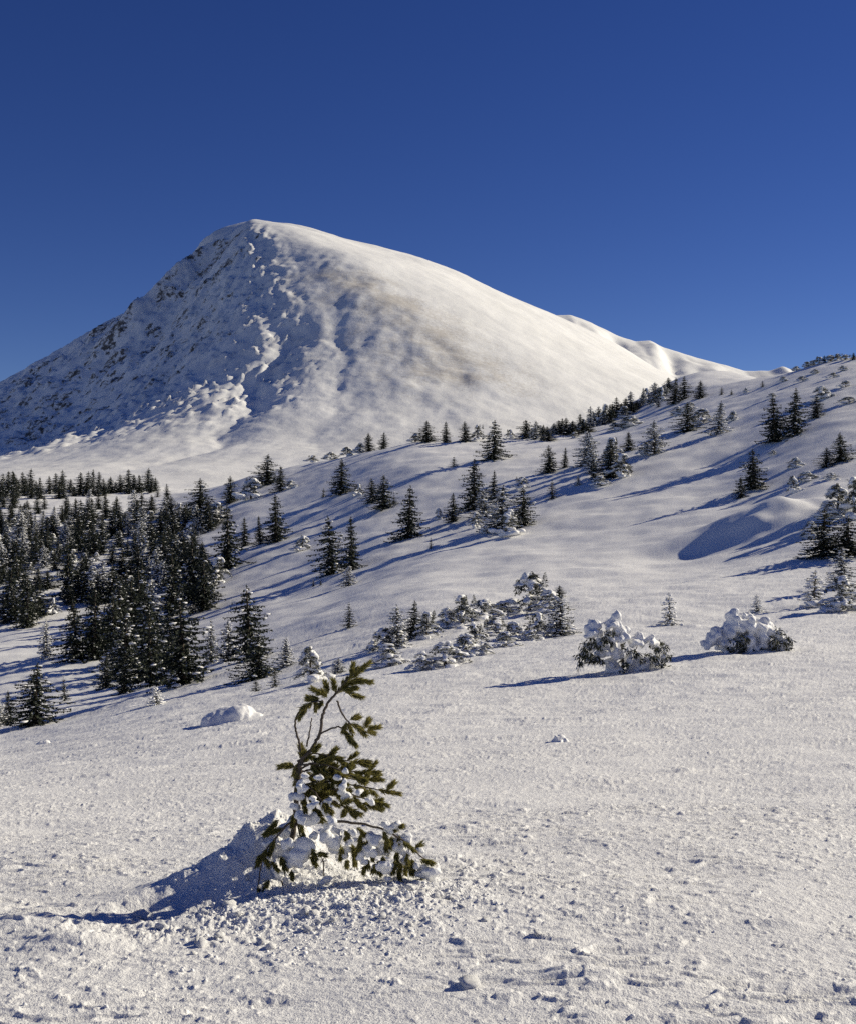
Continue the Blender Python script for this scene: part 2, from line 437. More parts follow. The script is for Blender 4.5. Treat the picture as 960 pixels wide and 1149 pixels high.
me = mesh_np('mountain', np.stack([MX.ravel(), MY.ravel(), mz], -1), grid_faces(len(ys), len(xs)), MOUNT)
gx, gy = np.gradient(mz.reshape(MX.shape), ys, xs)
slope = np.hypot(gx, gy).ravel()
crag = sst(168, 180, np.abs(ma))*sst(40, 90, mr)*(1-sst(300, 420, mr))
fx_, fy_ = MX.ravel(), MY.ravel()
face = sst(-176, -160, ma)*(1-sst(-80, -66, ma))*sst(20, 80, mr)*(1-sst(330, 560, mr))
rk = np.clip(face*(.415+.22*fbm(fx_/30, fy_/30, 37, 4)+.10*sst(.8, 1.4, slope)-.10*sst(-100, -84, ma)), 0, .56)
rk = np.maximum(rk, .42*sst(-112, -98, ma)*(1-sst(-82, -72, ma))*sst(90, 160, mr)*(1-sst(430, 560, mr))*sst(.22, .55, fbm(MX.ravel()/13+3, MY.ravel()/13, 67, 5, .65)))
rk = np.maximum(rk, .30*crag*(.7+fbm(MX.ravel()/20, MY.ravel()/20, 38, 3)))
# wind-bared grass: a belt on the shoulder of the dome
def belt(r, a):
    c = np.interp(r, [120, 200, 300, 410, 530], [-72, -68, -65, -61, -63])
    return np.exp(-((a-c)/np.interp(r, [120, 300, 520], [10, 8, 8]))**2)*sst(210, 330, r)*(1-sst(500, 580, r))
grass = .80*belt(mr, ma)*(.75+.5*fbm(MX.ravel()/30, MY.ravel()/30, 43, 4)) \
      + .26*(1-sst(-72, -55, ma))*sst(-112, -95, ma)*sst(150, 250, mr)*(1-sst(430, 560, mr))*(.7+.9*fbm(MX.ravel()/26, MY.ravel()/26, 44, 4))
for nm, val in (('rock', rk), ('grass', np.clip(grass, 0, 1))):
    at = me.attributes.new(nm, 'FLOAT', 'POINT'); at.data.foreach_set('value', val.astype(np.float32))
struct(link('mountain', me))

# the lower ridge behind the mountain's right shoulder, with a spur towards the viewer
def ridge_h(x, y):
    cu = np.array([500, 560, 600, 640, 662, 690, 712, 728, 745, 775, 805, 835, 862, 878, 895, 940, 1100])
    cv = np.array([372, 360, 356, 353, 361, 376, 383, 382, 390, 400, 408, 416, 417, 411, 417, 440, 520.])
    y0 = 1950.
    crest = (VC-np.interp(UC+F*x/y0, cu, cv))*y0/F
    crest = crest + 2.0*fbm(x/60, x*0, 51, 3)
    d = y-y0
    z = crest - np.where(d < 0, .42*-d*(1+.0003*-d), .5*d)
    for (u, wd, hgt, sl) in ((728, 26, 9, -.22), (664, 34, 4, -.1), (690, 14, -16, -.15), (752, 16, -14, -.2), (800, 22, 10, -.2)):
        xx = (u-UC)/F*y0+sl*(-d)
        z = z + hgt*np.exp(-((x-xx)/wd)**2)*sst(5, 70, -d)
    z = z+2.5*fbm(x/45, y/45, 53, 4)*sst(0, 40, -d)
    return z
xs2 = np.arange(-60, 1200, 4.); ys2 = np.arange(1560, 2160, 5.)
RX, RY = np.meshgrid(xs2, ys2)
rz = ridge_h(RX.ravel(), RY.ravel())
me = mesh_np('far_ridge', np.stack([RX.ravel(), RY.ravel(), rz], -1), grid_faces(len(ys2), len(xs2)), MOUNT)
g2 = np.gradient(rz.reshape(RX.shape), ys2, xs2); sl2 = np.hypot(*g2).ravel()
for nm, val in (('rock', .30*sst(.55, .9, sl2)*(.8+.6*fbm(RX.ravel()/30, RY.ravel()/30, 57, 3))), ('grass', 0*rz+.12)):
    at = me.attributes.new(nm, 'FLOAT', 'POINT'); at.data.foreach_set('value', val.astype(np.float32))
struct(link('mountain_ridge', me))

# ------------------------------------------------------------------ conifer prototypes (unit height)
def card(p, d, L, w, rng, flat=False):
    d = d/(np.linalg.norm(d)+1e-9)
    s = np.cross(d, rng.normal(0, 1, 3) if not flat else np.array([0, 0, 1.])+rng.normal(0, .35, 3)); s /= np.linalg.norm(s)+1e-9
    a = p; m1 = p+d*L*.45+s*w*.5; m2 = p+d*L*.45-s*w*.5; e = p+d*L
    return np.array([a, m1, e, m2])
def spruce(seed, R, levels=24, snow_p=.25, snow_s=1.0, bare=.03, lean=0., ragged=.3):
    rng = np.random.default_rng(seed)
    quads = []; snow = Acc()
    lx, ly = lean*math.cos(seed), lean*math.sin(seed)
    for k in range(levels):
        t = (k+rng.uniform(-.3, .3))/levels
        zl = z = bare+(.985-bare)*max(t, 0)
        rr = R*(1-t)**.78*(1-.25*math.exp(-t*9))+.012
        nb = int(round(5+4*(1-t)))
        a0 = rng.uniform(0, 6.28)
        for j in range(nb):
            a = a0+6.283*j/nb+rng.uniform(-.3, .3)
            L = rr*(1+rng.uniform(-ragged*1.3, ragged*1.1))*(1+.22*math.sin(a*2+seed+z*7)+.12*math.sin(a*3-z*13+seed*2))
            if rng.random() < .12: L *= .45
            z = zl+rng.uniform(-.55, .55)/levels*(1-.5*t)
            dr = np.array([math.cos(a), math.sin(a), 0]); sd = np.array([-dr[1], dr[0], 0])
            droop = .34*(1-t)+.05
            ns = max(3, int(L/.0145))
            for s in range(ns):
                q = (s+.5)/ns
                p = np.array([lx*z, ly*z, z])+dr*L*q+np.array([0, 0, -droop*L*math.sin(q*1.9)+.06*L*q])
                wdt = .045*(1-q*.55)*(.45+.55*(1-t))
                for m in (-1, 1):
                    d = dr*.9+sd*m*rng.uniform(.3, 1.0)+np.array([0, 0, rng.uniform(-.55, .1)])
                    quads.append(card(p, d, wdt*rng.uniform(.7, 1.25), .023, rng))
                if rng.random() < .5: quads.append(card(p, np.array([0, 0, -1.])+dr*.3+rng.normal(0, .2, 3), .034, .02, rng))
            if rng.random() < snow_p and L > .03:
                q = rng.uniform(.55, .95)
                p = np.array([lx*z, ly*z, z])+dr*L*q+np.array([0, 0, -droop*L*math.sin(q*1.9)+.06*L*q+.006])
                ls = snow_s*rng.uniform(.6, 1.25)*(.55+.45*(1-t))
                v, f = blob(p, (.034*ls, .024*ls, .015*ls), ICO1, .18, rng, a); snow.add(v, f)
    for k in range(10):                                                   # leader
        quads.append(card(np.array([lx, ly, .955+.004*k]), np.array([rng.normal(0, .4), rng.normal(0, .4), 1]), .03, .012, rng))
    q = np.concatenate(quads); f = np.arange(len(q)).reshape(-1, 4)
    crown = mesh_np('crown', q, f, M_SPR if snow_p < .5 else M_RIME, False)
    v, f = tube([(0, 0, -.08), (lx*.3, ly*.3, .3), (lx*.65, ly*.65, .65), (lx, ly, .97)], [.022, .017, .010, .003], 6)
    trunk = mesh_np('trunk', v, f, M_BARK)
    return {'trunk': trunk, 'crown': crown, 'snow_load': snow.mesh('snow_load', M_LOAD) if snow.n else None}

def needles_at(p, rng, n, L, w, down=.8):
    out = []
    for i in range(n):
        d = rng.normal(0, .6, 3)+np.array([0, 0, -down])
        out.append(card(p+rng.normal(0, L*.25, 3), d, L*rng.uniform(.6, 1.2), w, rng))
    return out
def bush(seed, n=26, wide=.55, voxel=.018, tall=True, cover=1.0, lead=0):
    """a conifer bowed under snow: lumps of snow along arching boughs, needle fringes hanging below (unit height)"""
    rng = np.random.default_rng(seed)
    sn = Acc(); qs = []
    for i in range(n):
        a = rng.uniform(0, 6.283); z1 = rng.uniform(.12, .9)**.8; out = wide*(1.05-z1)**.7*rng.uniform(.55, 1.05)
        top = np.array([0, 0, z1]); dr = np.array([math.cos(a), math.sin(a), 0])
        ns = 6; cov = rng.random() < cover
        for s in range(ns):
            q = (s+.6)/ns
            p = top*np.array([1, 1, 1])+dr*out*q+np.array([0, 0, .10*math.sin(q*2.2)-.22*q*q])
            p[2] = max(p[2], .02)
            r = rng.uniform(.036, .078)*(1.05-.35*z1)
            if cov and rng.random() < .85:
                v, f = blob(p+np.array([0, 0, .02]), (r*rng.uniform(.9, 1.5), r*rng.uniform(.9, 1.3), r*rng.uniform(.55, .95)), ICO1, .2, rng, a); sn.add(v, f)
            qs += needles_at(p-np.array([0, 0, r*.45]), rng, 14 if q > .4 else 6, .075, .020, .75)
    for i in range(int(10*cover)):
        v, f = blob((rng.normal(0, wide*.3), rng.normal(0, wide*.3), rng.uniform(0, .25)), (.13, .13, .11), ICO1, .15, rng); sn.add(v, f)
    for k in range(lead):
        b = np.array([rng.normal(0, wide*.25), rng.normal(0, wide*.25), rng.uniform(.55, .75)])
        for s in range(26):
            t = s/26; p = b+np.array([0, 0, (1.02-b[2])*t])
            for j in range(4):
                aa = rng.uniform(0, 6.28)
                qs.append(card(p, np.array([math.cos(aa), math.sin(aa), -.1]), .075*(1-t)+.015, .02, rng))
    q = np.concatenate(qs)
    crown = mesh_np('foliage', q, np.arange(len(q)).reshape(-1, 4), M_BUSH, False)
    v, f = tube([(0, 0, -.12), (.01, 0, .3), (0, .01, .8)], [.03, .025, .01], 6)
    return {'stem': mesh_np('stem', v, f, M_BARK), 'foliage': crown,
            **{'snow_load.%d' % i: m for i, m in enumerate(islands(remeshed('snow_load', sn, M_LOAD, voxel, 6, .014, 12.), 5))}}

def traced_bush(seed, blobs, tufts, span, voxel):
    """blobs/tufts in close-up pixels, x right, y down; the base is y=0 after the shift; span = depth of the bush in the same pixels"""
    rng = np.random.default_rng(seed); sn = Acc(); qs = []
    for (x, y, r) in blobs:
        for k in range(3):
            dy = (k-1)*span*.30*rng.uniform(.6, 1.1)
            shrink = 1-.25*abs(k-1)
            v, f = blob((x+rng.normal(0, r*.25), dy, -(y+rng.normal(0, r*.15))*(1 if k == 1 else .9)), (r*rng.uniform(.7, 1.15)*shrink, r*1.0, r*rng.uniform(.65, 1.1)*shrink), ICO1, .17, rng); sn.add(v, f)
    for (x, y) in tufts:
        for k in range(3):
            p = np.array([x+rng.normal(0, 10), (-.52, -.30, .35)[k]*span*rng.uniform(.8, 1.1), -y+rng.normal(0, 10)])
            qs += needles_at(p, rng, 34 if x < -150 else 26, 50, 11, .9)
    q = np.concatenate(qs)
    return sn, q
protos = {}
for i, (sd, R, p, s) in enumerate(((1, .25, .12, 1.1), (2, .22, .09, 1.), (3, .28, .15, 1.2), (4, .24, .08, 1.), (5, .20, .11, 1.), (6, .27, .17, 1.25))):
    protos['S%d' % i] = spruce(sd, R, 24, p, s, ragged=.38)
for i, (sd, R) in enumerate(((11, .27), (12, .30), (13, .25))):
    protos['G%d' % i] = spruce(sd, R, 22, .8, 1.45, ragged=.42, lean=.03)
for i, (sd, R) in enumerate(((21, .24), (22, .28))):
    protos['Y%d' % i] = spruce(sd, R, 13, .30, 1.3, ragged=.3)
protos['W0'] = spruce(31, .30, 14, .95, 2.3, ragged=.35); protos['W1'] = spruce(32, .34, 14, .95, 2.6, ragged=.4, lean=.05)
for i, (sd, n, wd, cv, ld) in enumerate(((41, 26, .60, .95, 0), (42, 30, .52, .9, 1), (43, 22, .66, 1., 0), (44, 30, .5, .72, 2), (45, 26, .55, .55, 2))):
    protos['B%d' % i] = bush(sd, n, wd, .020, cover=cv, lead=ld)

WID = {'S': .355, 'G': .44, 'Y': .42, 'W': .5, 'B': .70}   # width of the unit prototype
USED = {}
def plant(u, v, h, typ, label=None, group=None, w=None, d=None, cat=None, rng=random):
    y = d or locate(u, v)
    x = px_x(u, y); z = float(base_h(x, y))
    H = h*y/F; fam = typ[0]
    key = typ if typ in protos else fam+str(rng.randrange(sum(1 for k in protos if k[0] == fam)))
    P = protos[key]
    sxy = H if w is None else (w*y/F)/WID[fam]
    nm = {'S': 'spruce_tree', 'G': 'frosted_spruce', 'Y': 'young_spruce', 'W': 'young_spruce', 'B': 'snowy_bush'}[fam]
    root = bpy.data.objects.new(nm, None); C.objects.link(root)
    root.location = (x, y, z); root.rotation_euler = (rng.uniform(-.06, .06), rng.uniform(-.06, .06), rng.uniform(0, 6.28)); root.scale = (sxy, sxy, H)
    root.empty_display_size = .2
    for nmp, m in P.items():
        if m is None: continue
        if key not in USED: USED[key] = {}
        if nmp in USED[key]:
            o = USED[key][nmp].copy()
        else:
            o = bpy.data.objects.new(nmp.split('.')[0], m); USED[key][nmp] = o
            if nmp == 'snow_load' and fam != 'B': o['kind'] = 'stuff'          # dozens of flecks on the boughs
        C.objects.link(o); o.parent = root
    tag(root, label, cat or ('bush' if fam == 'B' else 'spruce'), group)
    return root

ENTRIES = []
def E(u, v, h, typ, label, **k): ENTRIES.append((u, v, h, typ, dict(k, label=label)))
# --- lone and small-cluster trees, written as (column, row of the foot, height, kind)
E(39, 813, 69, 'S5', 'broad spruce standing alone at the lower corner of the valley wood, beside two slim ones', w=44)
E(11, 811, 36, 'S1', 'slim dark spruce just beside the broad one at the lower valley corner', w=18)
E(-2, 815, 32, 'G0', 'frosted spruce cut by the picture edge at the lower valley corner', w=22)
E(73, 787, 27, 'Y0', 'small loose young spruce uphill of the broad lower corner spruce', w=14)
E(119, 772, 36, 'S0', 'small dark spruce, shorter of a pair standing at the lower edge of the valley wood', w=19)
E(139, 778, 49, 'S1', 'slender dark spruce, taller of the pair at the lower edge of the valley wood', w=22)
E(169, 768, 88, 'S2', 'dark dense spruce at the wood edge between the slender pair and the widest spruce', w=42)
E(207, 767, 100, 'S5', 'widest spruce at the lower edge of the wood, heavily flecked with snow', w=60)
E(176, 791, 21, 'W1', 'leaning snow-plastered stub just below the dark spruces at the wood edge', w=17)
E(237, 745, 50, 'G1', 'thin frosted young spruce uphill of the widest spruce at the wood edge', w=18)
E(106, 741, 82, 'S3', 'tall dark spruce, taller of the twin trees over the striped shadows in the valley', w=40)
E(87, 742, 72, 'S0', 'dark spruce, shorter of the twin trees over the striped valley shadows', w=34)
E(126, 733, 66, 'S2', 'bushy spruce on the uphill side of the twin trees in the valley', w=34)
E(52, 738, 43, 'G2', 'narrow frosted spruce standing in the blue shadow below the valley clearing', w=18)
E(75, 736, 23, 'Y1', 'tiny dark spruce in the blue shadow beside the twin valley trees', w=11)
E(31, 704, 58, 'S0', 'dark pointed spruce at the foot of the open clearing in the valley wood', w=27)
E(60, 689, 18, 'B4', 'low dark bush on the open clearing in the valley wood', w=16)
E(11, 689, 54, 'S3', 'tall dark spruce near the picture edge beside the valley clearing', w=28)
E(138, 712, 63, 'S1', 'dark slim spruce behind the twin valley trees', w=26)
E(158, 707, 70, 'S2', 'large dark spruce in the valley wood, touching the slim one behind the twin trees', w=36)
E(195, 688, 70, 'S3', 'dark spruce in the upper clump beside the open slope', w=34)
E(216, 674, 72, 'S0', 'tall dark spruce at the top of the upper clump beside the open slope', w=36)
E(230, 672, 56, 'S4', 'short wide spruce on the open-slope side of the upper clump', w=34)
E(246, 655, 30, 'B4', 'snow-tipped low bush sticking out of the upper clump towards the open slope', w=30)
E(77, 672, 66, 'S3', 'dark tall spruce above the open clearing in the valley wood', w=26)
E(224, 577, 40, 'S2', 'dark spruce with a spire top where the wood meets the mountain foot', w=30)
E(188, 561, 18, 'S4', 'small narrow spruce apart from the far wood, against the pale mountain foot', w=9)
E(177, 558, 9, 'Y1', 'tiny round spruce just beside the small narrow one at the mountain foot', w=8)
E(259, 564, 30, 'S0', 'short spruce in the snowy clump below the upper lip of the slope', w=18)
E(299, 544, 34, 'S2', 'dark wide spruce on the upper lip of the slope, bigger of two', w=26)
E(315, 551, 28, 'S4', 'dark spruce on the upper lip of the slope, smaller of two', w=18)
E(282, 560, 24, 'B3', 'snow-heaped bush between the short spruce and the wide spruce at the slope lip', w=34)
E(327, 548, 9, 'B2', 'bright snow lump beside the smaller spruce on the slope lip', w=14)
E(246, 583, 20, 'B1', 'pale frosted bush behind the tall tree of the open slope edge', w=30)
E(383, 554, 39, 'S0', 'loose-branched spruce standing alone on the upper snow shelf', w=25)
E(363, 558, 11, 'Y0', 'tiny spruce to the side of the loose-branched one on the upper shelf', w=6)
E(402, 556, 13, 'B4', 'low dark bush uphill of the loose-branched spruce on the shelf', w=16)
E(310, 608, 53, 'S1', 'dark spruce, taller of the couple above the half-buried shrub', w=28)
E(292, 611, 32, 'S4', 'narrow spruce, shorter of the couple above the half-buried shrub', w=13)
E(257, 638, 72, 'S3', 'large black-looking spruce at the edge of the open slope with a thin companion', w=34)
E(275, 613, 32, 'S1', 'thin companion spruce tucked behind the large black-looking one', w=14)
E(235, 592, 30, 'S5', 'low broad spruce below the spire-topped tree near the mountain foot', w=34)
E(340, 618, 17, 'B3', 'half-buried shrub alone on the open slope, dark twig reaching uphill', w=24)
E(373, 644, 65, 'S5', 'tall spruce with long shadows, wider of the two on the middle slope', w=29)
E(395, 640, 60, 'S1', 'slender spruce standing just uphill of the wider one on the middle slope', w=22)
E(391, 658, 24, 'G2', 'frosted small spruce at the foot of the two middle-slope spruces', w=19)
E(352, 658, 8, 'Y1', 'tiny dark shoot in the long shadows, first of two', w=5)
E(360, 657, 7, 'Y0', 'tiny dark shoot in the long shadows, second of two and nearer the spruces', w=5)
E(392, 704, 28, 'Y1', 'small dark spruce all alone on the bare middle slope, snow cap at its foot', w=16)
E(281, 741, 84, 'S5', 'big snow-flecked spruce heading the row above the snowy bushes', w=44)
E(258, 741, 46, 'G0', 'grey frosted spruce leaning on the big snow-flecked one', w=30)
E(289, 762, 52, 'S2', 'bent dark spruce sloping down before the big snow-flecked one', w=38)
E(321, 748, 33, 'G2', 'grey frosted spruce between the bent spruce and the snow-plastered bush', w=22)
E(288, 776, 15, 'Y0', 'very small spruce poking from the snow before the bent dark spruce', w=14)
E(309, 771, 21, 'Y1', 'little spire-shaped spruce beside the snow-plastered bush', w=13)
E(349, 765, 40, 'B3', 'snow-plastered bush just behind the bent sapling top', w=40)
E(380, 755, 16, 'G1', 'faint frosted seedling beside the snow-plastered bush', w=20)
E(419, 731, 12, 'B0', 'small snow lump at the downhill end of the snowy hedge', w=14)
E(213, 603, 17, 'B2', 'bright white snow-capped bush at the top of the wood edge', w=18)
E(166, 618, 11, 'B2', 'bright white snow cap in the middle of the valley wood', w=13)
E(68, 621, 11, 'B0', 'bright white snow cap in the dark left half of the valley wood', w=11)
E(117, 592, 8, 'B2', 'small white snow cap high in the valley wood', w=10)
# --- middle slope
E(553, 515, 43, 'S5', 'stout dark spruce alone on the upper snow shelf with a long thin shadow', w=25)
E(509, 524, 12, 'Y0', 'tiny seedling on the long thin shadow of the stout spruce', w=9)
E(430, 499, 19, 'S4', 'small dark spruce on the shelf rim at its downhill end', w=13)
E(414, 501, 21, 'S0', 'small ragged spruce on the shelf rim, lowest of the rim trees', w=14)
E(404, 501, 12, 'B1', 'snowy little bush at the lower end of the shelf rim', w=16)
E(390, 504, 11, 'B3', 'dark tipped snowy bush lowest along the shelf rim', w=22)
E(372, 508, 9, 'B1', 'flat frosted bush trailing down the rim towards the mountain shadow', w=22)
E(352, 516, 8, 'B4', 'small flat bush trailing lowest on the rim near the mountain shadow', w=16)
E(478, 496, 24, 'S2', 'dark leaning spruce on the rim of the snow shelf', w=20)
E(466, 496, 10, 'B3', 'low snowy bush at the foot of the leaning rim spruce', w=18)
E(500, 497, 24, 'S1', 'slim spruce on the rim between the leaning spruce and the dark pair', w=11)
E(522, 496, 23, 'S0', 'dark ragged spruce of the pair behind the stout shelf spruce, slimmer one', w=15)
E(535, 494, 17, 'B4', 'dark round bush of the pair behind the stout shelf spruce', w=17)
E(572, 492, 10, 'B4', 'low dark bush on the rim uphill of the stout shelf spruce', w=13)
E(590, 492, 21, 'S2', 'first dark spruce of the treeline on the rim, uphill of the stout one', w=20)
E(616, 530, 30, 'S0', 'rounded spruce at the edge of the shadowed shelf', w=20)
E(633, 525, 23, 'S4', 'narrow little spruce between the rounded one and the broad frosted one', w=10)
E(658, 522, 39, 'G0', 'broad frosted spruce on the shadowed shelf', w=29)
E(666, 536, 19, 'S4', 'dark small spruce below the broad frosted one', w=12)
E(684, 536, 40, 'S5', 'dark bulky spruce at the end of the uphill clump', w=28)
E(674, 545, 11, 'B0', 'snow-heaped bush at the foot of the bulky uphill-clump spruce', w=20)
E(619, 560, 22, 'Y1', 'small dark spruce standing in blue shadow below the shelf', w=13)
E(648, 545, 12, 'G2', 'tiny frosted spruce in the blue shadow below the shelf', w=8)
E(531, 572, 57, 'S0', 'tall spire spruce at the head of the central clump', w=30)
E(553, 560, 32, 'S1', 'slim dark spruce between the tall spire and the central clump', w=13)
E(585, 548, 13, 'B3', 'frosted low bush behind the central clump', w=20)
E(560, 597, 52, 'G0', 'big grey frosted mass in the middle of the central clump', w=52)
E(586, 590, 44, 'S5', 'dark spruce on the uphill side of the central clump', w=27)
E(570, 601, 30, 'B3', 'brownish frosted bush at the foot of the central clump', w=34)
E(543, 581, 31, 'G1', 'grey frosted spruce in front of the tall spire spruce', w=27)
E(508, 586, 32, 'S4', 'short dark spruce below the tall spire spruce', w=19)
E(492, 583, 13, 'B1', 'snow-covered shrub beside the short dark spruce', w=13)
E(534, 592, 17, 'B4', 'dark little shrub at the shaded foot of the central clump', w=17)
E(458, 604, 59, 'S3', 'dense egg-shaped dark spruce alone above the long blue shadows', w=31)
E(483, 616, 13, 'Y0', 'tiny seedling in the long blue shadow uphill of the egg-shaped spruce', w=6)
E(430, 571, 38, 'S2', 'dark spruce of the pair on the upper slope, taller one', w=24)
E(418, 564, 27, 'S5', 'dark spruce of the pair on the upper slope, shorter one', w=18)
E(442, 565, 10, 'Y0', 'tiny seedling at the foot of the upper-slope pair', w=8)
# --- snowy hedge row in the middle ground
E(446, 728, 49, 'G0', 'frosted spruce with two thin tips in the snowy hedge', w=34)
E(430, 731, 24, 'B3', 'shaded snowy bush below the two-tipped frosted spruce', w=30)
E(437, 747, 23, 'B1', 'bright snowy bush at the very foot of the two-tipped frosted spruce', w=34)
E(464, 716, 42, 'S2', 'dark spruce standing in the snowy hedge', w=22)
E(479, 716, 27, 'B4', 'snow-shouldered bush touching the dark hedge spruce', w=25)
E(518, 703, 32, 'B4', 'dark rounded bush in the upper row of the snowy hedge', w=32)
E(500, 704, 20, 'B1', 'snow-covered bush downhill of the dark rounded hedge bush', w=24)
E(543, 694, 20, 'B0', 'smooth shaded snow heap in the upper row of the hedge', w=36)
E(566, 691, 15, 'B2', 'white snow heap between the shaded heap and the tallest snowy bush', w=28)
E(593, 685, 39, 'B3', 'tallest snowy bush at the top of the hedge', w=42)
E(615, 686, 22, 'B0', 'snow bank against the uphill side of the tallest snowy bush', w=28)
E(627, 670, 13, 'S4', 'dark twig-like spruce tip behind the hedge', w=16)
E(627, 714, 46, 'G1', 'large grey frosted spruce at the uphill end of the hedge', w=38)
E(603, 715, 25, 'B4', 'grey frosted bush leaning on the large grey spruce', w=28)
E(597, 720, 12, 'B2', 'bright snow lump in front of the large grey spruce', w=20)
E(533, 722, 20, 'B4', 'dark-bellied snowy bush in the lower row of the hedge', w=28)
E(556, 712, 17, 'B3', 'flat-topped snowy bush in the lower row of the hedge', w=32)
E(575, 718, 19, 'B1', 'frosted bush uphill of the flat-topped one in the lower hedge row', w=26)
E(568, 725, 15, 'B0', 'shaded snow lump below the flat-topped hedge bush', w=22)
E(521, 735, 22, 'B1', 'bright snowy mound of a bush in the lower hedge row', w=32)
E(541, 734, 12, 'B2', 'flat white snow heap at the uphill foot of the bright mound bush', w=20)
E(499, 747, 25, 'B0', 'broad bright snowy bush at the lower front of the hedge', w=36)
E(474, 752, 19, 'B2', 'small round snowy bush, lowest one at the front of the hedge', w=20)
# --- right slope
E(751, 702, 37, 'W0', 'snow-layered young spruce alone on the near right slope', w=21)
E(849, 688, 21, 'W1', 'small frosted spruce poking up behind the humped snow bush', w=15)
E(869, 496, 52, 'S3', 'dark spruce, first and leftmost of the three on the right slope', w=29)
E(891, 488, 52, 'S0', 'dark spruce with a bare tip, middle of the three on the right slope', w=25)
E(915, 469, 26, 'S5', 'shorter grey-green spruce, uphill one of the three on the right slope', w=17)
E(921, 447, 14, 'B1', 'snow-covered bush behind the shorter spruce of the three', w=28)
E(844, 549, 45, 'S2', 'ragged dark spruce alone with the longest shadow on the right slope', w=27)
E(831, 559, 23, 'S4', 'small dark spruce at the downhill foot of the ragged one', w=15)
E(943, 518, 32, 'S0', 'dark spruce near the picture edge on the right slope, larger of a pair', w=24)
E(927, 524, 22, 'S5', 'dark low spruce, smaller of the pair near the right edge', w=17)
E(891, 525, 12, 'B1', 'frosted bush with an arched top on the right slope', w=20)
E(904, 540, 11, 'B0', 'smooth snow heap below the arched frosted bush', w=26)
E(890, 553, 19, 'B3', 'brown-tipped frosted bush above the blue hollow', w=20)
E(932, 538, 8, 'B2', 'small snow heap below the pair near the right edge', w=16)
E(866, 511, 6, 'B2', 'small snow knob at the foot of the three right-slope spruces', w=10)
E(805, 487, 37, 'G2', 'frosted spruce on the upper right slope with a snow heap behind', w=24)
E(822, 472, 11, 'B1', 'snow-covered low bush uphill of the frosted upper spruce', w=16)
E(771, 484, 32, 'S5', 'dark round-topped spruce on the upper right slope', w=23)
E(788, 475, 17, 'B0', 'snow bank bush between the round-topped and the frosted spruce', w=28)
E(733, 509, 37, 'G0', 'frosted spruce with a wide skirt in the upper clump', w=31)
E(723, 510, 14, 'B2', 'white snow lump at the downhill foot of the wide-skirted spruce', w=14)
E(705, 506, 21, 'S4', 'dark spruce tip between the wide-skirted spruce and the clump', w=17)
E(686, 518, 27, 'B4', 'dark frosted bush at the top of the uphill clump', w=26)
E(699, 535, 26, 'B4', 'rounded dark bush low in the uphill clump', w=30)
E(672, 544, 10, 'B1', 'snowy shrub at the lowest corner of the uphill clump', w=18)
E(664, 530, 45, 'G1', 'grey frosted spruce at the downhill end of the uphill clump', w=18)
E(705, 479, 13, 'B1', 'frosted bush in the shade below the rim treeline', w=34)
E(690, 483, 9, 'B3', 'flat frosted bush downhill of the shaded one below the treeline', w=22)
E(738, 457, 11, 'Y1', 'tiny dark spruce below the treeline in the open', w=6)
E(757, 453, 29, 'S2', 'dark leaning spruce at the upper end of the treeline', w=15)
E(767, 448, 26, 'S3', 'dark spruce at the upper end of the treeline against the bright dome', w=15)
E(785, 447, 20, 'S0', 'small ragged spruce alone uphill of the treeline', w=14)
E(809, 443, 9, 'Y0', 'tiny spruce high on the right slope, darkest one', w=7)
E(820, 443, 6, 'Y1', 'tiny spruce beside the darkest tiny one high on the slope', w=5)
E(836, 441, 6, 'B1', 'tiny frosted shrub high on the right slope in the blue dip', w=7)
E(855, 434, 7, 'Y1', 'tiny seedling highest in the blue dip of the right slope', w=5)
E(774, 460, 9, 'B0', 'snow heap below the upper end of the treeline', w=16)
E(759, 466, 10, 'B1', 'frosted low bush below the leaning treeline spruce', w=20)
E(958, 580, 42, 'B4', 'dark frosted bush mass cut by the picture edge above the hollow', w=30)
E(940, 576, 30, 'B3', 'frosted bush heaped with snow above the dark right-edge trees', w=34)
E(928, 580, 17, 'B1', 'pale frosted bush at the rim of the blue hollow', w=22)
E(924, 624, 49, 'S5', 'dark dense spruce casting a long shadow below the blue hollow', w=34)
E(950, 624, 42, 'S2', 'brownish spruce at the picture edge beside the dense dark one', w=34)
E(908, 603, 17, 'B1', 'snowy shrub at the downhill foot of the dense dark spruce', w=20)
E(943, 657, 40, 'G0', 'frosted spruce with a snow-white skirt below the dense dark one', w=26)
E(912, 681, 38, 'W0', 'white-plastered spruce, slim one beside the snow-heaped bush at the right edge', w=27)
E(945, 684, 36, 'B0', 'snow-heaped bush at the right edge beside the white-plastered spruce', w=38)
E(940, 686, 16, 'B2', 'bright snow lump at the foot of the snow-heaped right-edge bush', w=28)
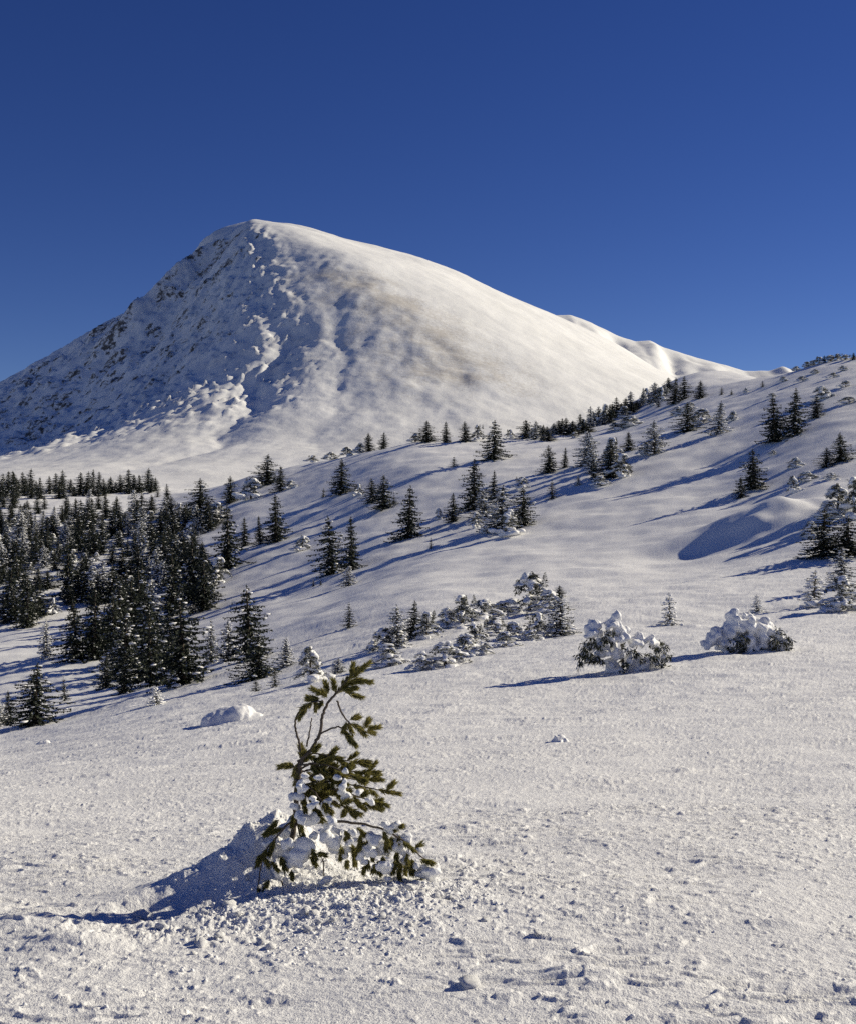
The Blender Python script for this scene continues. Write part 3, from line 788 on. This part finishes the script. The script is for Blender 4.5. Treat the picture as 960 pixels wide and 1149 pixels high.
# --- ridge crest against the sky
E(905, 406, 6, 'B4', 'dark scrub on the skyline, lowest one of the crest', w=16)
E(918, 405, 8, 'B4', 'dark scrub on the skyline, tallest one of the crest', w=16)
E(931, 405, 7, 'B3', 'frosted scrub on the skyline uphill of the tallest scrub', w=18)
E(957, 404, 8, 'S4', 'small dark spruce on the skyline at the picture edge', w=8)
E(945, 416, 6, 'B1', 'frosted shrub just below the skyline at the right', w=14)
E(935, 424, 6, 'B2', 'snow heap just below the skyline scrub', w=13)
E(952, 452, 7, 'B0', 'smooth snow heap at the right edge beneath the crest', w=22)
for u, v, h, ty, w_, lb in ((893, 409, 5, 'B1', 12, 'frosted scrub lowest on the skyline, near the far white knob'), (912, 409, 6, 'B3', 13, 'frosted scrub just under the two dark skyline scrubs'),
    (924, 404, 8, 'S1', 7, 'tiny spruce tip between the skyline scrubs'), (939, 404, 7, 'B4', 14, 'dark scrub on the skyline above the frosted shrub'), (948, 404, 6, 'B3', 14, 'snow-dusted scrub on the skyline next to the edge spruce'),
    (914, 419, 5, 'B1', 12, 'flat frosted shrub on the slope beneath the tallest skyline scrub'), (900, 428, 6, 'B2', 14, 'snow heap in the streaked shade below the skyline'), (878, 428, 6, 'B1', 12, 'frosted shrub above the first of the three spruces'),
    (948, 434, 7, 'B3', 16, 'frosted shrub by the picture edge between skyline and shaded heap'), (866, 446, 5, 'B2', 12, 'snow knob on the slope short of the three spruces')):
    E(u, v, h, ty, lb, w=w_)
E(123, 512, 8, 'Y1', 'lone tiny tree on the bare foot of the mountain', w=7, d=430)
# --- treeline on the rim of the right ridge (nothing tells these apart)
for i, e in enumerate(ENTRIES):                        # the hedge is one merged bank of shrubs; right-edge trees are stout
    if e[3][0] == 'B' and 412 < e[0] < 642 and 660 < e[1] < 756: ENTRIES[i] = (e[0], e[1], e[2]*1.12, e[3], dict(e[4], w=e[4]['w']*1.3))
    elif e[0] > 895 and 560 < e[1] < 690: ENTRIES[i] = (e[0], e[1], e[2]*1.08, e[3], dict(e[4], w=e[4]['w']*1.25))
rr = random.Random(5)
for k in range(46):
    t = (k+rr.random())/46
    u = 598+t*152; vb = np.interp(u, [596, 640, 668, 700, 730, 752], [490, 487, 479, 462, 450, 440])+rr.uniform(-3, 6)
    E(u, vb, rr.choice([8, 12, 16, 20, 25])*rr.uniform(.85, 1.1)*(1-.3*t), rr.choice(['S', 'S', 'S', 'G', 'B4']), 'small dark conifer in the dense treeline along the rim below the bright dome', group='treeline on the ridge rim', w=rr.uniform(10, 20), cat='conifer')
# --- the valley wood
CLEAR = [(52, 581, 22, 5), (100, 563, 34, 6), (150, 560, 32, 5), (45, 650, 24, 7), (90, 655, 30, 7), (125, 640, 28, 6), (165, 640, 20, 6), (40, 765, 60, 38), (60, 705, 26, 16),
         (210, 720, 40, 30), (160, 625, 8, 4), (215, 612, 9, 6), (118, 596, 10, 5), (67, 625, 10, 5), (240, 610, 22, 9)]
pts = []
def wood(n, u0, u1, f0, f1, hf, label, group, gap, kinds='SSSSSSG'):
    c = t = 0
    while c < n and t < 6000:
        t += 1
        u = rr.uniform(u0, u1); a, b = f0(u), f1(u)
        if b <= a: continue
        v = rr.uniform(a, b)
        if any(((u-cx)/sx)**2+((v-cy)/sv)**2 < 1 for cx, cy, sx, sv in CLEAR): continue
        if any(((u-p)/gap)**2+((v-q)/(gap*.62))**2 < 1 for p, q in pts): continue
        pts.append((u, v)); c += 1
        h = hf(v)*rr.choice([.5, .65, .8, .9, 1., 1.1])*rr.uniform(.9, 1.1)
        ty = rr.choice(kinds)
        if ty == 'B': E(u, v, h*.42, ty, label, group=group, w=h*.6)
        else: E(u, v, h, ty, label, group=group, w=max(h, hf(v)*.7)*rr.uniform(.46, .72))
wood(46, -8, 176, lambda u: np.interp(u, [-10, 40, 75, 90, 176], [551, 551, 549, 553, 550]), lambda u: np.interp(u, [-10, 60, 176], [562, 560, 554]), lambda v: 24,
     'small dark spruce in the far edge of the valley wood, against the mountain foot', 'far edge of the valley wood', 4.6, 'S')
wood(56, -10, 80, lambda u: 562, lambda u: 640, lambda v: np.interp(v, [560, 640], [22, 31]),
     'dark spruce in the deep shaded corner of the valley wood', 'shaded corner of the valley wood', 7.5, 'SSSSG')
wood(90, 60, 236, lambda u: np.interp(u, [60, 180, 236], [570, 572, 590]), lambda u: np.interp(u, [60, 236], [690, 655]), lambda v: np.interp(v, [560, 690], [24, 42]),
     'grey-green spruce in the loose middle of the valley wood', 'middle of the valley wood', 8.5, 'SSSSSG')
wood(16, -10, 60, lambda u: 640, lambda u: 700, lambda v: 44,
     'dark spruce around the open clearing at the edge of the valley wood', 'spruces round the valley clearing', 9)
wood(14, 130, 230, lambda u: 680, lambda u: np.interp(u, [130, 190, 230], [765, 760, 700]), lambda v: np.interp(v, [680, 765], [50, 70]),
     'dark spruce in the thick lower part of the valley wood', 'lower part of the valley wood', 9)

def under(n, u0, u1, v0, v1, label, group):
    for k in range(n):
        for t in range(50):
            u, v = rr.uniform(u0, u1), rr.uniform(v0, v1)
            if not any(((u-cx)/sx)**2+((v-cy)/sv)**2 < 1.2 for cx, cy, sx, sv in CLEAR): break
        h = np.interp(v, [560, 690], [9, 17])*rr.uniform(.7, 1.2)
        E(u, v, h, rr.choice(['B4', 'B3', 'B4', 'B1']), label, group=group, w=h*rr.uniform(1., 1.5))
under(34, 60, 236, 572, 670, 'low snow-dusted bush between the trees of the valley wood', 'low bushes in the valley wood')
under(14, -5, 70, 590, 650, 'low dark bush in the shaded corner of the valley wood', 'low bushes in the shaded corner')


for e in ENTRIES: plant(*e[:4], **e[4])

# ------------------------------------------------------------------ the two big snow-bowed bushes on the near right
def big_bush(u, v, ppp, x0, y0, blobs, tufts, span, seed, label):
    """ppp: photo pixels per close-up pixel; (x0, y0): the foot in the close-up"""
    y = locate(u, v); k = ppp*y/F
    B = [(a-x0, b-y0, r) for a, b, r in blobs]; T = [(a-x0, b-y0) for a, b in tufts]
    sn, q = traced_bush(seed, B, T, span, 10)
    sn.v = [p*k for p in sn.v]; q = q*k
    root = bpy.data.objects.new('snowy_bush', None); C.objects.link(root)
    x = px_x(u, y); root.location = (x, y, float(ground(np.array([x]), np.array([y]))[0])-.02)
    for m in islands(remeshed('snow_load', sn, M_LOAD, 10*k, 14, .05, 5.), 8): link('snow_load', m, root)
    link('foliage', mesh_np('foliage', q, np.arange(len(q)).reshape(-1, 4), M_BUSH, False), root)
    tv, tf = tube([(0, 0, -.2), (.03, .02, .25), (0, .05, .7)], [.045, .035, .015], 7)
    link('stem', mesh_np('stem', tv, tf, M_BARK), root)
    tag(root, label, 'bush')
    return root, k
b1, k1 = big_bush(697, 753, .125, 450, 590,
 [(215,190,75),(150,210,50),(390,110,65),(330,150,45),(430,170,50),(260,300,60),(330,250,55),(420,260,65),(480,230,55),(520,300,55),(580,280,55),(640,310,55),(725,290,50),(760,350,45),(800,420,45),(830,480,45),(400,420,60),(380,360,45),(300,400,55),(250,420,50),(350,510,55),(420,560,55),(520,470,60),(600,500,70),(680,500,55),(560,560,60),(650,540,50),(760,500,50),(350,570,50)],
 [(60,490),(90,430),(150,470),(110,370),(150,350),(180,300),(200,450),(250,460),(270,270),(320,310),(470,370),(430,570),(460,500),(560,430),(610,470),(750,370),(800,450),(780,500),(690,460),(120,420),(220,340),(330,230),(810,350),(840,430),(720,440)],
 330, 101, 'heavily snowed bush with dark drooping boughs on its downhill side, nearer one')
# bare twig sticking up behind it
tv, tf = tube([(.30,.3,.35),(.42,.3,.55),(.52,.3,.72)], [.012,.009,.004], 5); link('twig', mesh_np('twig', tv, tf, M_BARK), b1)
tv, tf = tube([(.42,.3,.55),(.42,.3,.68)], [.008,.003], 5); link('twig', mesh_np('twig', tv, tf, M_BARK), b1)
big_bush(836, 731, .1354, 490, 440,
 [(380,130,50),(400,110,35),(460,150,45),(530,150,45),(590,180,45),(640,200,55),(690,240,55),(380,200,60),(350,260,65),(440,230,65),(520,220,75),(580,260,75),(640,300,65),(250,270,55),(200,330,55),(150,375,45),(260,340,55),(330,360,70),(430,350,75),(520,330,75),(400,420,60),(300,420,50),(480,410,55),(620,370,50),(730,290,50),(780,330,50),(810,370,45),(750,380,50),(690,390,45),(650,400,40),(560,390,55),(830,395,35)],
 [(350,360),(400,350),(430,310),(465,345),(455,370),(350,405),(405,410),(420,440),(680,340),(690,390),(660,320),(770,350),(740,260),(800,300),(700,360),(790,380),(820,350)],
 300, 102, 'humped snow-buried bush with an open brown-green fringe on its uphill side')

# smooth mound over a buried shrub, and a couple of snow knobs
def mound(u, v, wpx, hpx, label, seed):
    y = locate(u, v); k = y/F; rng = np.random.default_rng(seed); a = Acc()
    for dx, hh, r in ((-.1, .55, .34), (.12, .6, .33), (-.3, .25, .28), (.33, .25, .26), (0, .2, .4), (.45, .08, .18)):
        a.add(*blob((dx*wpx*k, rng.normal(0, .05)*wpx*k, (hh-.45)*hpx*k*1.2), (r*wpx*k*.8, r*wpx*k, max(hpx*k*.62, .02)), ICO2, .1, rng))
    x = px_x(u, y)
    o = link('snow_mound', remeshed('snow_mound', a, M_SOFT, wpx*k/42, 6, hpx*k*.05, 5.), None, (x, y, float(ground(np.array([x]), np.array([y]))[0])))
    tag(o, label, 'snow mound')
mound(262, 808, 70, 22, 'smooth bright snow mound alone on the slope uphill of the sapling top', 1)
mound(50, 835, 18, 6, 'small snow hump on the bare slope below the broad corner spruce', 2)
mound(627, 832, 20, 9, 'small snow lump alone on the flat crust beyond the pine sapling', 3)

# ------------------------------------------------------------------ the bent pine sapling
BX = px_x(325, SY); BZ = float(ground(np.array([BX]), np.array([SY]))[0])
rs = np.random.default_rng(55)
K = SY/F
def wp(u, v, dy=0.): return np.array([(u-UC)*K-BX, dy, (VC-v)*K-BZ])
def Z1(x, y, dy=0.): return wp(270+.1875*x, 730+.1875*y, dy)
def Z2(x, y, dy=0.): return wp(270+.25*x, 850+.25*y, dy)
sap = bpy.data.objects.new('pine_sapling', None); C.objects.link(sap); sap.location = (BX, SY, BZ)
tag(sap, 'bent young pine sapling with olive needles and snow lumps, standing on churned snow', 'sapling')
def spline(P, n=6):
    P = [np.array(p, float) for p in P]; Q = [2*P[0]-P[1]]+P+[2*P[-1]-P[-2]]; out = []
    for i in range(1, len(Q)-2):
        for s in range(n):
            t = s/n
            out.append(.5*((2*Q[i])+(-Q[i-1]+Q[i+1])*t+(2*Q[i-1]-5*Q[i]+4*Q[i+1]-Q[i+2])*t*t+(-Q[i-1]+3*Q[i]-3*Q[i+1]+Q[i+2])*t**3))
    out.append(P[-1]); return np.array(out)
def stick(name, P, r0, r1, parent=sap):
    c = spline(P); c = c+rs.normal(0, .0018, c.shape)
    v, f = tube(c, np.linspace(r0, r1, len(c)), 7)
    return link(name, mesh_np(name, v, f, M_BARK), parent), c
def shoot(out, a, b, n=None, L=.040, wd=.0021):
    """a bottle-brush shoot: needles leaning forward round the twig"""
    a, b = np.asarray(a), np.asarray(b); ax = b-a; ln = np.linalg.norm(ax); ax = ax/ln
    e1 = np.cross(ax, [.21, .91, .35]); e1 /= np.linalg.norm(e1); e2 = np.cross(ax, e1)
    L = L*rs.uniform(.85, 1.12); n = n or int((95+ln*2300)*rs.uniform(.75, 1))
    for i in range(n):
        t = rs.uniform(0, 1)**.8; an = rs.uniform(0, 6.283); sp = rs.uniform(.35, .95)*(1-.45*t)
        d = ax+sp*(math.cos(an)*e1+math.sin(an)*e2)+np.array([0, 0, -.06]); d /= np.linalg.norm(d)
        p = a+ax*ln*t; l = L*rs.uniform(.7, 1.15)
        s = np.cross(d, rs.normal(0, 1, 3)); s /= np.linalg.norm(s)
        out.append(np.array([p, p+d*l*.5+s*wd, p+d*l, p+d*l*.5-s*wd]))
def add_needles(out, parent):
    q = np.concatenate(out); return link('needles', mesh_np('needles', q, np.arange(len(q)).reshape(-1, 4), M_PINE, False), parent)

stick('trunk', [wp(318, 1000, 0), wp(324, 960), wp(330, 925, .01), wp(333, 890), wp(336, 862), Z1(350, 690), Z1(380, 640), Z1(430, 590)], .016, .0105)
def limb(P, r0, r1, shoots, parent=sap, dyv=.05):
    o, c = stick('branch', P, r0, r1, parent); out = []
    for a, b in shoots: shoot(out, a, b)
    if out: add_needles(out, o)
    return o, c
def J(): return rs.uniform(-.035, .035)
def z1s(*seg): return [(Z1(a, b, d), Z1(c, e, d+J())) for a, b, c, e in seg for d in (J()*.6,)]
limb([Z1(425, 592), Z1(470, 510), Z1(490, 400), Z1(520, 320), Z1(580, 250), Z1(640, 180), Z1(690, 120), Z1(745, 85)], .0095, .004,
     z1s((640, 180, 765, 75), (655, 175, 770, 180), (660, 160, 672, 95), (640, 250, 715, 268), (600, 235, 680, 222), (570, 255, 556, 195), (530, 262, 514, 200), (600, 215, 690, 120),
         (520, 285, 490, 255), (495, 270, 440, 238), (480, 290, 412, 285), (455, 300, 452, 340), (500, 300, 480, 318), (560, 265, 640, 200), (620, 255, 660, 235), (640, 200, 700, 180)))
limb([Z1(362, 640), Z1(352, 545), Z1(330, 480), Z1(330, 410), Z1(370, 350), Z1(430, 310), Z1(500, 300)], .0065, .004, z1s((400, 330, 362, 385), (440, 310, 385, 332), (470, 300, 405, 300)))
limb([Z1(460, 520), Z1(510, 480), Z1(590, 455), Z1(625, 500), Z1(660, 530)], .0055, .003, z1s((635, 500, 685, 552), (615, 470, 655, 530)))
limb([Z1(578, 295), Z1(605, 370), Z1(640, 420), Z1(700, 460), Z1(760, 485)], .0055, .003,
     z1s((635, 420, 620, 470), (650, 420, 690, 405), (640, 430, 668, 490), (690, 450, 738, 490), (735, 470, 760, 430), (755, 468, 822, 450), (750, 480, 788, 500), (660, 430, 710, 455)))
limb([Z1(398, 575), Z1(415, 490), Z1(430, 402)], .005, .003, [])
limb([Z1(440, 700), Z1(510, 650), Z1(545, 602)], .0045, .003, [])
limb([wp(334, 880), Z1(340, 720), Z1(300, 690), Z1(250, 690)], .006, .003, z1s((320, 690, 255, 690), (350, 650, 372, 615), (350, 660, 320, 740), (350, 720, 330, 790), (330, 700, 300, 690), (360, 690, 400, 640), (370, 640, 360, 590)))
# fan of boughs blown to the right, middle of the sapling
for (sx, sy, ex, ey, d) in ((255, 60, 550, 30, .05), (255, 40, 545, 75, -.10), (250, 110, 590, 85, .08), (250, 130, 690, 152, -.04), (255, 150, 640, 185, -.12), (250, 170, 600, 232, .03),
                            (250, 180, 520, 212, -.15), (250, 80, 470, 110, .16), (255, 120, 410, 190, -.2), (250, 150, 360, 235, -.1), (245, 100, 300, 190, -.14), (255, 20, 430, 5, .0), (252, 140, 610, 130, .14)):
    a = Z2(sx, sy, 0); b = Z2(ex, ey, d); mid = a*.5+b*.5+np.array([0, 0, .035])
    o, c = stick('branch', [a, a*.75+b*.25+np.array([0, 0, .03]), mid, b], .006, .0028)
    out = []; L = np.linalg.norm(b-a); nsh = int(L/.049)
    for k in range(nsh):
        t = .25+.75*(k+.5)/nsh; p = c[int(t*(len(c)-1))]
        an = rs.uniform(.3, .95)*(1 if k % 2 else -1); ax = (b-a)/L
        d3 = ax*math.cos(an)+np.array([0, rs.uniform(-.5, .5), math.sin(an)])
        d3 /= np.linalg.norm(d3); shoot(out, p, p+d3*rs.uniform(.035, .065))
    shoot(out, c[-3], b+(b-a)/L*.02)
    add_needles(out, o)
# low boughs carrying snow
def hang(o, segs):
    out = []
    for a, b, c, e, d in segs: shoot(out, Z2(a, b, d), Z2(c, e, d+J()))
    add_needles(out, o)
o, _ = stick('branch', [Z2(245, 300), Z2(350, 285, -.02), Z2(480, 280, -.04), Z2(600, 295, -.06), Z2(700, 335, -.07), Z2(780, 400, -.08), Z2(850, 455, -.08)], .009, .003)
hang(o, [(505, 365, 515, 460, -.07), (500, 300, 480, 340, -.06), (610, 470, 600, 490, -.09), (600, 450, 625, 490, -.1), (700, 430, 690, 470, -.1), (705, 470, 715, 500, -.1), (755, 430, 765, 495, -.1), (745, 400, 755, 450, -.1),
         (800, 425, 850, 435, -.12), (580, 370, 570, 400, -.08), (570, 430, 575, 465, -.09), (790, 510, 800, 520, -.12), (690, 300, 720, 290, -.06), (450, 270, 470, 240, -.03), (610, 400, 650, 420, -.05), (650, 330, 690, 310, -.03), (780, 395, 800, 385, -.06), (520, 300, 560, 330, -.05), (640, 300, 660, 345, -.1), (730, 350, 770, 385, -.1),(560,345,555,395,-.1),(470,300,495,340,-.09)])
hang(o, [(x, y, x+rs.uniform(-14, 14), y+rs.uniform(35, 60), -.05+rs.uniform(-.04, .02)) for x, y in ((465, 380), (530, 370), (585, 330), (620, 440), (560, 460), (650, 350), (700, 400), (725, 440), (770, 430), (680, 330), (600, 380), (430, 340), (545, 320), (745, 470), (640, 420), (800, 470), (395, 310), (480, 440), (715, 330))])
o, _ = stick('branch', [Z2(255, 285), Z2(215, 290, -.05), Z2(165, 345, -.1), Z2(120, 410, -.13), Z2(95, 560, -.15)], .007, .003)
hang(o, [(140, 370, 115, 410, -.14), (120, 400, 140, 440, -.15), (105, 530, 95, 590, -.17), (130, 540, 105, 600, -.17), (150, 430, 175, 470, -.12), (200, 300, 130, 330, -.05), (180, 270, 130, 320, -.03), (110, 390, 100, 430, -.15), (150, 500, 120, 560, -.16), (190, 400, 215, 450, -.14), (170, 330, 150, 390, -.12)])
o, _ = stick('branch', [Z2(258, 270), Z2(275, 340, -.06), Z2(310, 380, -.12), Z2(350, 420, -.15)], .006, .003)
hang(o, [(260, 330, 285, 360, -.08), (330, 370, 350, 410, -.14), (350, 390, 385, 405, -.15), (320, 400, 345, 440, -.15), (245, 460, 250, 485, -.16), (265, 260, 290, 340, -.05), (240, 240, 235, 290, -.04)])
stick('branch', [Z2(195, 520, -.12), Z2(215, 580, -.13), Z2(225, 620, -.13)], .0045, .003)
stick('branch', [Z2(375, 440, -.05), Z2(378, 480, -.05), Z2(380, 530, -.05)], .004, .003)
# snow lumps: each lodged on its own spot of the boughs
LUMPS = [[(245, 390, 42), (262, 430, 34), (228, 360, 22)], [(150, 385, 24), (130, 372, 16)], [(165, 485, 30), (150, 525, 24), (125, 470, 18), (172, 455, 18)], [(410, 330, 38), (400, 283, 20), (430, 350, 22), (385, 345, 20)],
         [(506, 310, 16), (512, 345, 14), (490, 360, 12)], [(440, 400, 26), (470, 430, 24), (485, 405, 20)], [(598, 345, 28), (570, 385, 22), (590, 400, 20)], [(645, 385, 32), (690, 370, 32), (735, 368, 28), (715, 350, 22)],
         [(665, 430, 24), (645, 470, 26), (662, 500, 18)], [(735, 420, 20), (738, 455, 16)], [(545, 400, 18), (555, 440, 16)], [(700, 290, 22), (655, 280, 15), (672, 312, 16)], [(838, 482, 38), (800, 455, 22), (850, 500, 26)],
         [(790, 400, 17), (812, 412, 12)], [(395, 505, 18), (385, 525, 15)], [(400, 185, 20), (395, 215, 14)], [(350, 150, 14), (340, 170, 12)], [(300, 105, 16), (285, 85, 12)], [(295, 235, 18), (275, 215, 14)], [(485, 150, 15), (465, 130, 12)],
         [(470, 88, 12)], [(345, 250, 20), (325, 262, 16)], [(420, 230, 14)], [(590, 165, 13)], [(540, 110, 11)], [(360, 60, 13)], [(310, 35, 11)], [(225, 560, 14)], [(610, 470, 15)], [(260, 160, 18), (258, 195, 16)], [(330, 330, 16)], [(440, 60, 12), (480, 45, 10)]]
for g in LUMPS:
    a = Acc(); dy = -.10+rs.uniform(-.05, .07)
    big = 1.
    if g[0][1] < 262: dy = rs.uniform(-.24, -.10); big = 1.25
    for (x, y, r) in g:
        R = r*.25*K*big
        for q in range(3):
            a.add(*blob(Z2(x, y, dy)+rs.normal(0, .38, 3)*R, (R*rs.uniform(.75, 1.35), R*rs.uniform(.75, 1.1), R*rs.uniform(.55, .95)), ICO2, .2, rs))
    link('snow_clump', remeshed('snow_clump', a, M_SOFT, .0045, 7, .003, 30.), sap)
# snow packed behind the stem, up to the drift
a = Acc()
for (x, y, r, dy) in ((225, 300, 26, .07), (190, 350, 34, .08), (225, 350, 30, .06), (150, 430, 40, .06), (200, 440, 46, .08), (260, 480, 34, .08), (290, 515, 34, .07), (190, 520, 40, .05)):
    a.add(*blob(Z2(x, y, dy), (r*.25*K*1.1, r*.25*K*1.2, r*.25*K*1.05), ICO2, .14, rs))
link('snow_clump', remeshed('snow_clump', a, M_SOFT, .008, 8, .006, 14.), sap)

# ------------------------------------------------------------------ broken crust: large lumps one by one, crumbs as one mass
def lump_mesh(seed):
    r = np.random.default_rng(seed); v, f = blob((0, 0, 0), (1, .85, .62), ICO2, .2, r)
    v = v+v/np.linalg.norm(v, axis=1)[:, None]*(.32*fbm(v[:, 0]*1.7+seed, v[:, 1]*1.7+v[:, 2]*1.3, seed, 3))[:, None]
    return mesh_np('snow_chunk', v, f, M_SOFT)
LM = [lump_mesh(s) for s in range(200, 208)]
rc = random.Random(12)
spots = []
for k in range(60):
    if k < 44: u, v, s = rc.gauss(390, 62), rc.gauss(1008, 16), rc.uniform(2.5, 6)
    else: u, v, s = rc.gauss(255, 55), rc.gauss(1052, 14), rc.uniform(4, 9)
    spots.append((u, v, s))
for (u, v, s) in spots:
    yv = float(LYS[np.argmin(np.abs(VC-F*base_h(px_x(u, LYS), LYS)/LYS-v))]); x = px_x(u, yv); r = s*yv/F
    o = link('snow_chunk', rc.choice(LM), None, (x, yv, float(ground_full(np.array([x]), np.array([yv]))[0])+r*.15))
    o.scale = (r*rc.uniform(.8, 1.2), r*rc.uniform(.8, 1.2), r); o.rotation_euler = (rc.uniform(-.4, .4), rc.uniform(-.4, .4), rc.uniform(0, 6.28))
    tag(o, 'broken lump of snow in the churned patch around the foot of the pine sapling', 'snow chunk', 'snow lumps round the sapling')
for (u, v, s, lab) in ((526, 1108, 13, 'knobbly snow chunk alone on the crust towards the lower picture edge'), (602, 1052, 5, 'small dark-sided crust chip beyond the churned patch'),
                       (158, 1022, 9, 'snow chunk at the tip of the sapling shadow')):
    yv = float(LYS[np.argmin(np.abs(VC-F*base_h(px_x(u, LYS), LYS)/LYS-v))]); x = px_x(u, yv); r = s*yv/F
    o = link('snow_chunk', rc.choice(LM), None, (x, yv, float(ground_full(np.array([x]), np.array([yv]))[0])+r*.25)); o.scale = (r, r, r*.9); o.rotation_euler = (.2, .1, rc.uniform(0, 6))
    tag(o, lab, 'snow chunk')
n = 3600
cu = np.where(RNG.random(n) < .85, RNG.normal(375, 85, n), RNG.uniform(-60, 1020, n)); near = RNG.random(n)
cyv = np.where(np.abs(cu-375) < 190, np.clip(RNG.normal(5.65, .42, n), 3., 8), np.exp(RNG.uniform(math.log(3.1), math.log(11), n)))
cx_ = px_x(cu, cyv); cz = ground_full(cx_, cyv)
a = Acc()
for i in range(n):
    r = .003+.009*RNG.random()**3
    if abs(cu[i]-375) > 190: r *= .75
    v, f = blob((cx_[i], cyv[i], cz[i]+r*.2), (r*RNG.uniform(.8, 1.3), r*RNG.uniform(.8, 1.3), r*.8), ICO1, .25, RNG); a.add(v, f)
o = link('snow_crumbs', a.mesh('snow_crumbs', M_SOFT)); o['kind'] = 'stuff'


# ------------------------------------------------------------------ light, sky, camera
w = bpy.data.worlds.new('World'); S.world = w; w.use_nodes = True
nt = w.node_tree; bg = nt.nodes['Background']
sky = nt.nodes.new('ShaderNodeTexSky'); sky.sky_type = 'NISHITA'; sky.sun_disc = False
sky.sun_elevation = SUN_E; sky.sun_rotation = math.radians(90)-SUN_A
sky.altitude = 4000; sky.air_density = 1.0; sky.dust_density = 0.0; sky.ozone_density = 2.0
hs = nt.nodes.new('ShaderNodeHueSaturation'); hs.inputs['Saturation'].default_value = 1.27; hs.inputs['Value'].default_value = 1.0; hs.inputs['Hue'].default_value = .523
nt.links.new(sky.outputs[0], hs.inputs['Color']); nt.links.new(hs.outputs[0], bg.inputs['Color'])
bg.inputs['Strength'].default_value = .065
sl = bpy.data.lights.new('sun', 'SUN'); sl.energy = 5.0; sl.angle = math.radians(.53); sl.color = (1, .91, .715)
so = bpy.data.objects.new('sun', sl); C.objects.link(so); so.rotation_euler = SUN.to_track_quat('Z', 'Y').to_euler()
so.location = (60, 40, 60)
cd = bpy.data.cameras.new('camera'); cd.sensor_fit = 'VERTICAL'; cd.sensor_height = 24; cd.lens = 24*F/1149; cd.clip_end = 20000; cd.clip_start = .05
co = bpy.data.objects.new('camera', cd); C.objects.link(co); co.rotation_euler = (math.radians(90), 0, 0); S.camera = co
S.view_settings.view_transform = 'Standard'; S.view_settings.look = 'None'; S.view_settings.gamma = 1; S.view_settings.exposure = .1
S.view_settings.use_curve_mapping = False
S.cycles.max_bounces = 6; S.cycles.diffuse_bounces = 4; S.cycles.use_denoising = False
